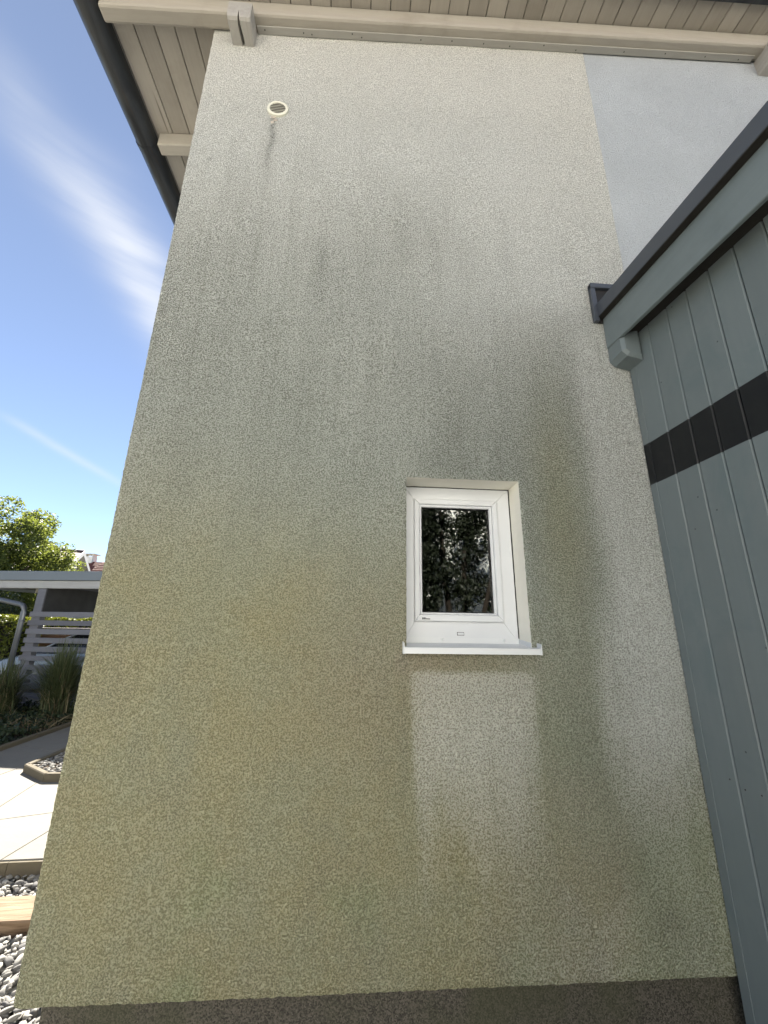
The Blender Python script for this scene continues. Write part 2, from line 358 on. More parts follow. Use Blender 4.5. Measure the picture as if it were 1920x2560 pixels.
MT['dark_gap'] = mat_plain('dark_roof_boards', (0.02, 0.018, 0.015), 0.9)
MT['zinc'] = mat_zinc()
MT['pvc'] = mat_plain('white_pvc', (0.66, 0.68, 0.70), 0.35, 0, 0.45, 0.06)
MT['alu'] = mat_plain('white_coated_aluminium', (0.68, 0.70, 0.71), 0.42, 0.0, 0.5, 0.02, 0, 9)
MT['gasket'] = mat_plain('black_gasket', (0.012, 0.012, 0.013), 0.6)
MT['glass'] = mat_glass('window_glass', 2.15)
MT['vent'] = mat_plain('cream_vent_plastic', (0.66, 0.65, 0.55), 0.45, 0, 0.4, 0.06)
MT['vent_dark'] = mat_plain('vent_mesh', (0.05, 0.045, 0.032), 0.9)
MT['mortar'] = mat_plain('mortar_lump', (0.42, 0.38, 0.33), 0.95, 0, 0.1, 0.2, 0.6, 30)
MT['shed'] = mat_shed_boards()
MT['black_paint'] = mat_plain('black_paint', (0.010, 0.011, 0.013), 0.5)
MT['shed_fascia'] = mat_paint_wood('grey_green_fascia', (0.158, 0.190, 0.198), 0.07, 0.10, 0.5, 'y', (0.085, 0.11, 0.115), 0.3, 0.35)
MT['shed_metal'] = mat_plain('anthracite_sheet_metal', (0.065, 0.075, 0.092), 0.42, 0.2, 0.5, 0.12)
MT['screw'] = mat_plain('dark_screw_head', (0.03, 0.028, 0.026), 0.6)
MT['carport_wood'] = mat_paint_wood('grey_glazed_carport_wood', (0.155, 0.162, 0.185), 0.2, 0.35, 0.7, 'x', (0.13, 0.13, 0.14), 0.35)
MT['carport_beam'] = mat_paint_wood('pale_carport_beam', (0.36, 0.37, 0.37), 0.14, 0.3, 0.7, 'x', (0.25, 0.25, 0.25), 0.4)
MT['carport_edge'] = mat_plain('grey_metal_roof_edge', (0.17, 0.195, 0.215), 0.45, 0.3, 0.5, 0.06)
MT['dark_panel'] = mat_plain('dark_grey_panel', (0.035, 0.036, 0.038), 0.7)
MT['pipe'] = mat_plain('grey_downpipe', (0.15, 0.165, 0.185), 0.4, 0.5, 0.5, 0.08)
MT['gravel'] = mat_stone('white_grey_gravel', (0.075, 0.075, 0.078), (0.40, 0.385, 0.35))
MT['flag'] = mat_flag()
MT['kerb'] = mat_plain('concrete_kerb', (0.115, 0.10, 0.072), 0.9, 0, 0.15, 0.2, 0.5, 14)
MT['sleeper'] = mat_sleeper()
MT['soil'] = mat_soil()
MT['ground'] = mat_ground()
MT['tree_leaf'] = mat_leaf('sunlit_tree_leaf', (0.05, 0.088, 0.025), (0.14, 0.168, 0.05), 0.5)
MT['hedge_leaf'] = mat_leaf('clipped_hedge_leaf', (0.05, 0.085, 0.015), (0.15, 0.17, 0.03), 0.3)
MT['dark_leaf'] = mat_leaf('dark_evergreen_leaf', (0.014, 0.025, 0.012), (0.035, 0.052, 0.022), 0.15)
MT['mirror_leaf'] = mat_leaf('backlit_tree_leaf', (0.006, 0.010, 0.005), (0.018, 0.024, 0.010), 0.08)  # leaf colour taken near black so the mirrored trees look backlit
MT['grass_blade'] = mat_leaf('ornamental_grass_blade', (0.035, 0.06, 0.025), (0.11, 0.125, 0.06), 0.25)
MT['dry_blade'] = mat_leaf('dry_grass_blade', (0.16, 0.13, 0.075), (0.30, 0.25, 0.16), 0.2)
MT['bark'] = mat_plain('grey_brown_bark', (0.09, 0.072, 0.055), 0.95, 0, 0.1, 0.4, 0.9, 9)
MT['backlit_bark'] = mat_plain('backlit_bark', (0.025, 0.02, 0.016), 0.95, 0, 0.1, 0.4, 0.9, 9)  # bark colour darkened to paint the mirrored trunks as backlit
MT['far_white'] = mat_plain('far_house_white', (0.62, 0.62, 0.60), 0.9, 0, 0.1, 0.04)
MT['white_paint'] = mat_plain('bright_white_house_paint', (0.80, 0.80, 0.78), 0.9, 0, 0.1, 0.02)
MT['far_soffit'] = mat_plain('far_house_timber', (0.55, 0.54, 0.48), 0.8, 0, 0.1, 0.05)
MT['pink_tile'] = mat_tiles('faded_pink_roof_tile', (0.10, 0.062, 0.052), (0.17, 0.12, 0.105))
MT['red_tile'] = mat_tiles('dark_red_roof_tile', (0.10, 0.035, 0.03), (0.19, 0.065, 0.05))
MT['car_paint'] = mat_plain('silver_blue_car_paint', (0.22, 0.25, 0.29), 0.25, 0.3, 0.6, 0.02)
MT['car_glass'] = mat_plain('tinted_car_glass', (0.012, 0.014, 0.017), 0.06, 0, 0.6, 0.02)
MT['tyre'] = mat_plain('black_tyre', (0.015, 0.015, 0.016), 0.85)
MT['rim'] = mat_plain('alloy_rim', (0.45, 0.46, 0.48), 0.35, 0.8, 0.5, 0.05)
MT['lamp'] = mat_plain('clear_lamp_cover', (0.6, 0.62, 0.65), 0.12, 0.2, 0.6, 0.05)
MT['fence'] = mat_paint_wood('brown_garden_fence', (0.12, 0.065, 0.045), 0.2, 0.3, 0.75, 'x', (0.05, 0.03, 0.025), 0.3)
MT['fence_cap'] = mat_plain('pale_fence_cap', (0.50, 0.45, 0.42), 0.8)
MT['label_dark'] = mat_plain('sticker_print', (0.04, 0.05, 0.055), 0.5)

# ================================================================== SETTING
ground = link('ground', mesh('ground', [(-150, -150, -.02), (150, -150, -.02), (150, 250, -.02), (-150, 250, -.02)], [(0, 1, 2, 3)]), MT['ground'])
tag(ground, kind='structure', label='grit and soil ground around the house')
ga = link('gravel_ground', mesh('gravel_ground', [(-7, -6.5, -.012), (1.57, -6.5, -.012), (1.57, 1.36, -.012), (-7, 1.36, -.012)], [(0, 1, 2, 3)]), mat_stone_sheet())
tag(ga, 'pale gravel surface round the house corner', kind='structure')
PZ = 0.10                                                # top of the paved path

# ------------------------------------------------------------------ HOUSE
XL, XG, XJ, ZB = -1.172, 1.670, 1.591, 0.28
WL, WR, WT, WB = 0.250, 0.852, 2.372, 1.530
SH = 0.085                                               # roof rise per metre to the right
ZW0 = 4.283 + 1.62                                       # underside of the verge rafter at x = 0
ZS0 = 4.430 + 1.62                                       # underside of the soffit boards at x = 0
HB, HR = 9.0, 9.0                                        # back and right end of the house
house = empty('house', (0, 0, 0))
tag(house, 'rendered house with algae-stained white gable wall, small window and timber eaves', 'house')

def front_wall():
    def seg(a, b, st): n = max(1, int(round((b - a) / st))); return list(np.linspace(a, b, n + 1))[:-1]
    st = 0.0125
    xs = np.array(seg(XL, WL, st) + seg(WL, WR, st) + seg(WR, XG, st) + [XG])
    zs = np.array(seg(ZB, WB, st) + seg(WB, WT, st) + seg(WT, ZS0 - 0.06, st) + [ZS0 - 0.06])
    nx, nz = len(xs), len(zs)
    X, Z = np.meshgrid(xs, zs)
    t = np.clip((Z - WT) / (ZS0 - 0.06 - WT), 0, 1); Zs = Z + SH * X * t
    Y = (fbm(X, Zs, 3.1, 3.1, 5, 3) - 0.5) * 0.006         # slight hand-floated waviness
    hole = (X > WL + 1e-4) & (X < WR - 1e-4) & (Z > WB + 1e-4) & (Z < WT - 1e-4)
    # crumbly outer edges
    jx = (rng.random(X.shape) - 0.5)
    Xd = X.copy(); Zd = Zs.copy(); Yd = Y.copy()
    Xd[:, 0] += jx[:, 0] * 0.003; Yd[:, 0] += 0.006; Zd[0, :] += (rng.random(nx) - 0.5) * 0.004; Yd[0, :] += 0.005
    Xd[:, 1] += jx[:, 1] * 0.002
    iL = int(np.argmin(abs(xs - WL))); iR = int(np.argmin(abs(xs - WR))); jB = int(np.argmin(abs(zs - WB))); jT = int(np.argmin(abs(zs - WT)))
    for j in range(jB, jT + 1):
        Xd[j, iL] += (rng.random() - 0.5) * 0.002; Xd[j, iR] += (rng.random() - 0.5) * 0.002
        Yd[j, iL] = 0.004; Yd[j, iR] = 0.004
    for i in range(iL, iR + 1): Zd[jT, i] += (rng.random() - 0.5) * 0.002; Yd[jT, i] = 0.004
    V = np.stack([Xd, Yd, Zd], -1).reshape(-1, 3)
    F = []
    for j in range(nz - 1):
        for i in range(nx - 1):
            if iL <= i < iR and jB <= j < jT: continue
            a = j * nx + i; F.append((a, a + 1, a + nx + 1, a + nx))
    V = V.tolist()
    def strip(idx, dy, dx=0, dz=0, flip=False):
        base = len(V)
        for k in idx:
            p = V[k]; V.append([p[0] + dx, dy, p[2] + dz])
        for q in range(len(idx) - 1):
            f = (idx[q], idx[q + 1], base + q + 1, base + q); F.append(f[::-1] if flip else f)
    left = [j * nx for j in range(nz)]; strip(left, 0.09)                       # corner return
    bot = list(range(nx)); strip(bot, 0.09, flip=True)                          # drip underside
    right = [j * nx + nx - 1 for j in range(nz)]; strip(right, 0.05, flip=True)
    rv0 = len(V); rvf = len(F)
    hole = [j * nx + iL for j in range(jB, jT + 1)] + [jT * nx + i for i in range(iL + 1, iR + 1)] + [j * nx + iR for j in range(jT - 1, jB - 1, -1)] + [jB * nx + i for i in range(iR - 1, iL, -1)]
    prev = hole
    for dy in (.012, .06, .20):
        base = len(V)
        for k in hole: V.append([V[k][0], dy, V[k][2]])
        cur = list(range(base, base + len(hole)))
        for q in range(len(hole)): q2 = (q + 1) % len(hole); F.append((prev[q], prev[q2], cur[q2], cur[q]))
        prev = cur
    me = mesh('wall', V, F, True)
    me.set_sharp_from_angle(angle=math.radians(50))
    me.materials.append(MT['wall']); me.materials.append(MT['reveal']); mi = np.zeros(len(F), np.int32); mi[rvf:] = 1; me.polygons.foreach_set('material_index', mi)
    # ---- stain maps on the real coordinates
    n = len(V); P = np.array(V); x, z = P[:, 0], P[:, 2]
    def G(cx, cz, rx, rz): return np.exp(-((x - cx) / rx) ** 2 - ((z - cz) / rz) ** 2)
    w1 = fbm(x, z, 1.1, 0.6, 11); w2 = fbm(x, z, 4.0, 1.2, 21); w3 = fbm(x, z, 5.0, 1.6, 31, 4); w4 = fbm(x, z, 6, 6, 41)
    xw = x + (w2 - .5) * .22; zw = z + (w1 - .5) * .5
    zrel = z - SH * x * 0.9
    # olive film: strong low on the left, thinning upwards, clean under the eaves
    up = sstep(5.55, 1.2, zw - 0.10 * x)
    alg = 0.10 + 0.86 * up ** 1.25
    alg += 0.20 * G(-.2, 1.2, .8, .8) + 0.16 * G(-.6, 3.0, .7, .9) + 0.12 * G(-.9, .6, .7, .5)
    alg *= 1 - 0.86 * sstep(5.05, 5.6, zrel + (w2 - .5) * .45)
    rightclean = sstep(1.16, 1.34, xw - 0.05 * (z - 2.5)) * sstep(.55, 1.3, z) * sstep(3.55, 3.25, z + (w4 - .5) * .2)
    alg *= 1 - 0.72 * rightclean
    alg *= 1 - 0.68 * sstep(.1, 1.1, x) * sstep(2.8, 3.8, z)
    alg *= 1 - 0.35 * sstep(3.6, 4.8, z)
    alg *= 1 - 0.20 * sstep(.2, 1.1, x) * sstep(1.2, .3, z)
    # washed-clean field under the sill
    w6 = fbm(x, z, 13.0, 1.1, 81, 3); xe = x + (w2 - .5) * .12 + (w6 - .5) * .09
    cl = sstep(.15, .34, xe + (1.44 - z) * -.04) * sstep(.99, .76, xe + (1.44 - z) * .06) * sstep(.40, 1.20, zw + (w6 - .5) * .25) * sstep(1.475, 1.40, z + (w4 - .5) * .06)
    alg *= 1 - 0.56 * cl
    alg += 0.40 * np.exp(-((z - 1.455) / .035) ** 2) * sstep(.22, .27, x) * sstep(.90, .84, x)
    alg += 0.30 * G(.19, 1.22, .085, .34) + 0.08 * G(.98, 1.25, .14, .42) + 0.18 * G(1.07, 2.35, .13, .7) + .12 * G(-.7, 1.5, .6, .5)
    run = lambda cx, z0, z1, wd: np.exp(-((x + (vnoise(x * 0, z, 1, 5, 91) - .5) * .02 - cx) / wd) ** 2) * sstep(z0, z0 + .55 * (z1 - z0), z) * (z < z1)
    alg += .30 * run(.236, .55, 1.50, .03) + .16 * run(.885, .62, 1.50, .04) + .25 * run(.205, .8, 1.46, .03) + .22 * run(.93, .8, 1.46, .035)
    alg += .16 * sstep(.55, .72, fbm(x, z, 4.5, 2.2, 95)) * sstep(2.3, 1.2, z) * (1 - cl)
    alg *= 0.80 + 0.40 * w1
    alg *= 0.92 + 0.16 * w3
    # grey soot: mid height, above and right of the window, vertical streaks
    soot = 0.26 * sstep(4.9, 3.9, zw) * sstep(1.6, 2.6, zw) * (1 - .8 * sstep(.1, 1.1, x) * sstep(2.8, 3.8, z))
    soot += 0.05 * G(.70, 2.50, .40, .16) + 0.16 * G(-.25, 3.65, .16, .5) 
    soot += 0.06 * G(1.08, 2.3, .13, .8) + 0.08 * G(1.04, 1.25, .17, .45) + 0.14 * G(1.2, .9, .2, .3) + 0.16 * G(-.95, 3.2, .35, .9)
    soot += 0.10 + 0.10 * sstep(.60, .78, w2) * sstep(5.2, 4.6, z)
    soot *= (1 - 0.65 * rightclean) * (1 - 0.7 * cl) * (1 - .85 * sstep(5.0, 5.5, zrel + (w3 - .5) * .5))
    soot *= 0.55 + 0.9 * w3 * (0.5 + w1)
    soot += .18 * run(.236, .75, 1.50, .02) + .15 * run(.885, .8, 1.50, .02) + .16 * sstep(.56, .74, fbm(x, z, 5.5, 2.6, 97)) * sstep(2.2, 1.0, z) * (1 - cl)
    for cx, z0, z1 in ((-.27, 3.35, 3.95), (.42, 3.3, 4.1), (-.9, 4.0, 4.75), (.05, 2.6, 3.5), (.9, 3.4, 4.3), (1.25, 2.4, 3.2), (-.55, 2.4, 3.3)): soot += .14 * run(cx, z0, z1, .03)
    # black: vent streak, specks above the window, algae low on the right
    blk = np.zeros(n)
    sx_ = x + .655 + .02 * (4.9 - z) + (vnoise(x * 0, z, 1, 9, 77) - .5) * .03
    wd = .014 + .018 * np.clip(4.93 - z, 0, 1)
    blk += 1.0 * np.exp(-(sx_ / wd) ** 2) * sstep(4.15, 4.90, z) ** 1.5 * (z < 4.97) + .22 * np.exp(-(sx_ / .06) ** 2) * sstep(3.9, 4.7, z) * (z < 4.95)
    blk += 0.42 * G(.62, 2.45, .30, .07) * w4 + 0.20 * G(.55, 2.6, .34, .18) * w4
    blk += 0.75 * G(1.34, .45, .10, .07) * w4 + 0.5 * G(1.16, .62, .10, .10) * w4 + .35 * G(1.1, 1.1, .1, .2) * w4
    blk += .9 * G(-1.03, 4.52, .014, .014) + .55 * G(-.27, 3.74, .012, .07) + .6 * G(1.414, 3.25, .012, .05) + .5 * G(1.514, 2.63, .03, .012)
    blk += 0.5 * np.exp(-((z - SH * x - ZW0 + .004) / .010) ** 2) * sstep(.45, .6, w4)
    me.color_attributes.new('stain', 'FLOAT_COLOR', 'POINT'); me.color_attributes.new('tint', 'FLOAT_COLOR', 'POINT')
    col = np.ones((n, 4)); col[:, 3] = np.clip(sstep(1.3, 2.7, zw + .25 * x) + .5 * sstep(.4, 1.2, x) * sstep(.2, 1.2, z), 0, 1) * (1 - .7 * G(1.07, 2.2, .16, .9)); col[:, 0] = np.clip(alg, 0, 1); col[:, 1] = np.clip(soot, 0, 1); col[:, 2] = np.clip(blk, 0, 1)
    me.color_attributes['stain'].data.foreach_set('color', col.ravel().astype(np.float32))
    rvm = np.zeros(n, bool); rvm[rv0:] = True; col[rvm, 0] = .10 + .12 * w4[rvm]; col[rvm, 1:3] = 0
    me.color_attributes['stain'].data.foreach_set('color', col.ravel().astype(np.float32))
    warm = np.clip(.25 + .75 * sstep(4.6, 5.6, zrel) + .35 * sstep(.9, 1.5, x) * sstep(3.6, 5, z) - .2 * rightclean, 0, 1)
    brown = np.clip(1.0 * (sstep(.50, .75, fbm(x, z, 1.7, 1.0, 51)) * .45 + .6 * G(.1, 1.4, .35, .4) + .7 * np.exp(-((z - 1.455) / .05) ** 2) * (x > .2) * (x < .9)) * sstep(3, 1.6, z), 0, 1)
    warm[rvm] = .8; warm = np.maximum(warm, .55 * cl)
    green = np.clip(sstep(.52, .68, fbm(x, z, 1.5, 1.5, 61)) * sstep(1.5, .7, z) + .25 * G(1.05, 1.6, .2, .9), 0, 1)
    col[:, 0], col[:, 1], col[:, 2] = warm, brown, green
    me.color_attributes['tint'].data.foreach_set('color', col.ravel().astype(np.float32))
    return me
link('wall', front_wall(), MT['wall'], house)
house_wall_label = house.children[0]; house_wall_label['label'] = 'white rendered gable wall stained green, grey and brown by algae'
RD = 0.145
def sloped_wall(name, x0, x1, y0, y1, z0, mat):
    v = [(x0, y0, z0), (x1, y0, z0), (x1, y1, z0), (x0, y1, z0)] + [(x, y, ZS0 + SH * x - .005) for x, y in ((x0, y0), (x1, y0), (x1, y1), (x0, y1))]
    return link(name, mesh(name, v, BOXF), mat, house)
w = sloped_wall('wall', XG + .002, HR, 0.005, 0.30, 0.0, MT['grey_render']); w['label'] = 'clean grey-white rendered wall section beside the stained one'
sloped_wall('wall', XL, XL + .28, 0.092, HB, ZB, MT['grey_render'])
sloped_wall('wall', XL + .283, HR, HB - .3, HB, 0, MT['grey_render'])
sloped_wall('wall', HR - .3, HR + .001, .303, HB - .303, 0, MT['grey_render'])
# masonry core behind the outer render, round the opening
for x0, x1, z0, z1 in ((XL + .283, WL - .021, .3, 6.0), (WR + .021, XG, .3, 6.0), (WL - .02, WR + .02, .3, WB - .022), (WL - .02, WR + .02, WT + .022, 6.0)):
    box('wall_core', x0, x1, .095, .30, z0, z1, MT['grey_render'], house)
box('plinth', XL + .066, XG + .2, .07, .36, -.02, ZB + .03, MT['plinth'], house)
box('plinth', XL + .066, XL + .27, .362, HB, -.02, ZB + .03, MT['plinth'], house)

# ---- vent
vent = empty('vent_grille', (-0.642, -0.002, 3.418 + 1.62)); vent.parent = house
def lathe(name, prof, seg, mat, parent, axis_y=True):
    v, f = [], []
    for r, a in prof:
        for k in range(seg):
            an = 2 * math.pi * k / seg; v.append((r * math.cos(an), a, r * math.sin(an)))
    for i in range(len(prof) - 1):
        for k in range(seg): f.append((i * seg + k, i * seg + (k + 1) % seg, (i + 1) * seg + (k + 1) % seg, (i + 1) * seg + k))
    o = link(name, mesh(name, v, f, True), mat, parent); bm = bmesh.new(); bm.from_mesh(o.data); bmesh.ops.recalc_face_normals(bm, faces=bm.faces); bm.to_mesh(o.data); bm.free()
    smooth_by_angle(o, 35); return o
lathe('rim', [(.052, -.006), (.053, -.011), (.056, -.013), (.066, -.013), (.072, -.009), (.074, .004)], 40, MT['vent'], vent)
lathe('mesh_screen', [(.0001, -.0075), (.053, -.0075)], 32, MT['vent_dark'], vent)
for k in range(6):
    zz = -.040 + k * .0158; hw = math.sqrt(.051 ** 2 - zz ** 2)
    me = mesh('slat', [(-hw, -.0078, zz + .001), (hw, -.0078, zz + .001), (hw, -.0105, zz - .001), (-hw, -.0105, zz - .001), (-hw, -.0078, zz + .004), (hw, -.0078, zz + .004), (hw, -.0105, zz + .002), (-hw, -.0105, zz + .002)], BOXF)
    link('slat', me, MT['vent'], vent)
# broken mortar under the vent
for k in range(5):
    bm = bmesh.new(); bmesh.ops.create_icosphere(bm, subdivisions=2, radius=1)
    s = (.008 + .010 * random.random(), .004, .007 + .008 * random.random())
    for vv in bm.verts: vv.co = Vector((vv.co.x * s[0], vv.co.y * s[1], vv.co.z * s[2])) * (0.75 + .5 * random.random())
    me = bpy.data.meshes.new('mortar_lump'); bm.to_mesh(me); bm.free()
    link('mortar_lump', me, MT['mortar'], vent, (random.uniform(-.028, .018), .001, -.080 - .022 * (k % 3)))

# ---- window
win = empty('window', ((WL + WR) / 2, RD, WB)); win.parent = house
W0 = Vector(win.location)
def wbox(name, x0, x1, y0, y1, z0, z1, mat, bev=0.002):
    o = box(name, x0 - W0.x, x1 - W0.x, y0 - W0.y, y1 - W0.y, z0 - W0.z, z1 - W0.z, mat, win, bev); return o
def mitred(name, x0, x1, z0, z1, w, y0, y1, mat, bev=0.003):
    """four mitred members; w = (left, right, top, bottom) widths"""
    l, r, t, b = w; o = [(x0, z0), (x1, z0), (x1, z1), (x0, z1)]; i = [(x0 + l, z0 + b), (x1 - r, z0 + b), (x1 - r, z1 - t), (x0 + l, z1 - t)]
    out = []
    for k in range(4):
        k2 = (k + 1) % 4; poly = [o[k], o[k2], i[k2], i[k]]
        poly = [(a - W0.x, c - W0.z) for a, c in poly]
        out.append(prism(name, poly, 'y', y0 - W0.y, y1 - W0.y, mat, win, bev))
    return out
fz0 = 1.545
mitred('sealant_joint', WL + .0006, WR - .0006, fz0 - .002, WT - .0006, (.003, .004, .003, .003), RD - .0015, RD + .03, MT['gasket'], 0)
mitred('frame_member', WL + .003, WR - .0045, fz0, WT - .003, (.056, .073, .070, .096), RD, RD + .07, MT['pvc'], .0025)
sx0, sx1, sz0, sz1 = WL + .057, WR - .074, fz0 + .097, WT - .071
mitred('frame_rebate', sx0 - .004, sx1 + .004, sz0 - .004, sz1 + .004, (.006, .006, .006, .006), RD - .002, RD + .012, MT['pvc'], .0015)
mitred('sash_member', sx0 + .003, sx1 - .003, sz0 + .003, sz1 - .003, (.028, .030, .030, .034), RD - .012, RD + .05, MT['pvc'], .004)
bx0, bx1, bz0, bz1 = sx0 + .0315, sx1 - .0335, sz0 + .0375, sz1 - .0335
mitred('glazing_bead', bx0, bx1, bz0, bz1, (.012, .016, .014, .010), RD - .004, RD + .03, MT['pvc'], .003)
mitred('gasket', bx0 + .011, bx1 - .015, bz0 + .009, bz1 - .013, (.005, .006, .005, .005), RD + .006, RD + .03, MT['gasket'], 0)
gx0, gx1, gz0, gz1 = bx0 + .012, bx1 - .016, bz0 + .010, bz1 - .014
wbox('pane', gx0, gx1, RD + .016, RD + .020, gz0, gz1, MT['glass'], 0)
wbox('drain_cap_shadow', .528, .564, RD - .0012, RD + .001, 1.578, 1.594, MT['gasket'], 0)  # thin dark rim painted as the shadow around the drain cap
wbox('drain_cap', .530, .562, RD - .006, RD + .002, 1.580, 1.592, MT['pvc'], .002)
# maker's sticker: a word in small dark letters (too small to read in the photograph)
wbox('sticker', .345, .390, RD - .0128, RD - .0118, sz0 + .0105, sz0 + .0225, MT['alu'], 0)
for k, (dx, ww, hh) in enumerate(((.002, .006, .010), (.009, .003, .010), (.013, .006, .010), (.020, .003, .008), (.024, .005, .006), (.030, .004, .006), (.035, .004, .006), (.040, .003, .006))):
    wbox('sticker_print', .345 + dx, .345 + dx + ww, RD - .0134, RD - .0129, sz0 + .0118, sz0 + .0118 + hh, MT['label_dark'], 0)
# sill: upstand, sloping sheet, folded front, end caps, screws
SX0, SX1 = .236, .874
sy_f, sz_f, sz_b = -.042, 1.527, 1.541
wbox('sill_upstand', WL + .002, WR - .002, RD - .004, RD - .0005, sz_b - .002, sz_b + .026, MT['alu'], 0)
def wmesh(name, v, f, mat, bev=0):
    me = mesh(name, [(a - W0.x, b - W0.y, c - W0.z) for a, b, c in v], f)
    if bev: bevelled(me, bev)
    return link(name, me, mat, win)
wmesh('sill_sheet', [(x, y, z) for dz in (-.002, 0) for x, y, z in ((SX0, sy_f, sz_f + dz), (SX1, sy_f, sz_f + dz), (SX1, 0, sz_f + dz + .0032), (SX0, 0, sz_f + dz + .0032))], BOXF, MT['alu'])
wmesh('sill_sheet', [(x, y, z) for dz in (-.002, 0) for x, y, z in ((WL + .001, .0004, sz_f + dz + .0032), (WR - .001, .0004, sz_f + dz + .0032), (WR - .001, RD, sz_b + dz), (WL + .001, RD, sz_b + dz))], BOXF, MT['alu'])
wbox('sill_front_fold', SX0, SX1, sy_f - .003, sy_f, sz_f - .027, sz_f + .0005, MT['alu'], .0008)
for xa, xb in ((SX0 - .006, SX0 - .0005), (SX1 + .0005, SX1 + .006)):
    wmesh('sill_end_cap', [(x, y, z) for x in (xa, xb) for y, z in ((sy_f - .005, sz_f - .029), (-.001, sz_f - .029), (-.001, sz_f + .024), (sy_f - .005, sz_f + .020))], [(0, 1, 2, 3), (7, 6, 5, 4), (0, 4, 5, 1), (1, 5, 6, 2), (2, 6, 7, 3), (3, 7, 4, 0)], MT['alu'], .001)
wmesh('sill_side_upstand', [(x, y, z) for x in (WR - .005, WR - .0015) for y, z in ((-.0005, sz_f + .003), (RD - .005, sz_b + .0), (RD - .005, sz_b + .022), (-.0005, sz_f + .024))], [(0, 1, 2, 3), (7, 6, 5, 4), (0, 4, 5, 1), (1, 5, 6, 2), (2, 6, 7, 3), (3, 7, 4, 0)], MT['alu'])
for xx in (.452, .770):
    o = lathe('sill_screw', [(.0001, -.0065), (.004, -.006), (.0066, -.003), (.007, 0)], 16, MT['alu'], win); o.location = (xx - W0.x, -.004, sz_b + .016 - W0.z)

# ---- roof: soffit boards, rafters, purlins, gutter
BW = 0.1468; X_EAVE = -1.9365
bm_b = {}
def soffit_board(x0, x1, y0, y1):
    g = .0026; e = .005
    prof = [(x0 + g, .018), (x0 + g, e), (x0 + g + e, 0), (x1 - g - e, 0), (x1 - g, e), (x1 - g, .018)]
    return prism('soffit_board', [(u, ZS0 + SH * u + h) for u, h in prof], 'y', y0, y1, MT['soffit'], house)
nb = 46
for k in range(nb):
    x0 = X_EAVE + k * BW
    soffit_board(x0, x0 + BW, -0.262, 7.9 if x0 < XL + .1 else 0.06)
def sloped_box(name, x0, x1, y0, y1, h0, h1, mat, bev=0.0):
    """box that follows the roof slope; h = height above the soffit underside"""
    v = [(x, y, ZS0 + SH * x + h) for h in (h0, h1) for x, y in ((x0, y0), (x1, y0), (x1, y1), (x0, y1))]
    me = mesh(name, v, BOXF)
    if bev: bevelled(me, bev, 2)
    return link(name, me, mat, house)
sloped_box('roof_deck', X_EAVE - .03, HR + .6, -.263, HB + .6, .0215, .05, MT['dark_gap'])
sloped_box('verge_board', X_EAVE - .02, HR + .6, -.292, -.2645, -.025, .19, MT['zinc'], .003)
sloped_box('roof_cover', X_EAVE - .05, HR + .62, -.31, HB + .62, .195, .24, MT['red_tile'])
sloped_box('roof_insulation', X_EAVE - .01, HR + .58, -.262, HB + .58, .0515, .1945, MT['dark_gap'])
sloped_box('eave_board', X_EAVE - .026, X_EAVE - .002, -.262, 7.95, .004, .02, MT['soffit'])
hb = ZW0 - ZS0
sloped_box('verge_rafter', -1.925, 4.9, -.105, -.004, hb, -.001, MT['timber'], .018)
for yy in (.74, 1.56, 2.38, 3.2):
    sloped_box('rafter', -1.905, XL - .003, yy, yy + .095, hb, -.001, MT['timber'], .01)
sloped_box('trim_strip', -.853, 3.12, -.046, -.002, hb - .012, hb - .0015, MT['trim'], .002)
scr = lathe('trim_screw', [(.0001, -.0015), (.0045, -.001), (.0045, .001)], 10, MT['screw'], house)
scr_me = scr.data; first = True
for k, xx in enumerate((-.80, -.52, -.46, -.16, -.09, .36, .60, .85, 1.06, 1.33, 1.60, 2.0, 2.35, 2.7, 3.0)):
    o = scr if first else link('trim_screw', scr_me, None, house); first = False
    yy = -.018 - .010 * (k % 3 == 0) - .006 * (k % 2)
    o.location = (xx, yy, ZS0 + SH * xx + hb - .0125); o.rotation_euler = (math.radians(90), 0, 0)
def purlin(xa, xb, zb, crack):
    st = [(-.152, .03), (-.147, .008), (-.13, .0), (-.10, 0), (-.06, 0), (-.02, 0), (.05, 0), (.30, 0)]
    V, F = [], []; zt = zb + .158; m = (xa + xb) / 2
    for k, (y, ins) in enumerate(st):
        cw = (0.0035 + .0075 * min(1, k / 4) * (1 if k < 6 else .5)) if crack else .0004
        cx = m + (.000, .000, -.001, -.002, .001, .004, .006, .006)[k] - .002
        cd = .07 if crack else .001; b = .009
        ring = [(xa, zt), (xa, zb + ins + b), (xa + b, zb + ins), (cx - cw, zb + ins), (cx, zb + cd), (cx + cw, zb + ins), (xb - b, zb + ins), (xb, zb + ins + b), (xb, zt)]
        V += [(u, y, w) for u, w in ring]
    n = 9
    for k in range(len(st) - 1):
        for i in range(n): F.append((k * n + i, k * n + (i + 1) % n, (k + 1) * n + (i + 1) % n, (k + 1) * n + i))
    F.append(tuple(range(4 + 1)) + (8,)); F.append((4, 5, 6, 7, 8)); F.append(tuple(range(len(V) - 1, len(V) - n - 1, -1)))
    me = mesh('purlin', V, F); bm = bmesh.new(); bm.from_mesh(me); bmesh.ops.recalc_face_normals(bm, faces=bm.faces); bm.to_mesh(me); bm.free()
    return link('purlin', me, MT['purlin'], house)
purlin(-1.022, -.862, 5.668, True)['label'] = 'split grey purlin end under the verge rafter'
purlin(3.165, 3.325, 6.02, False)

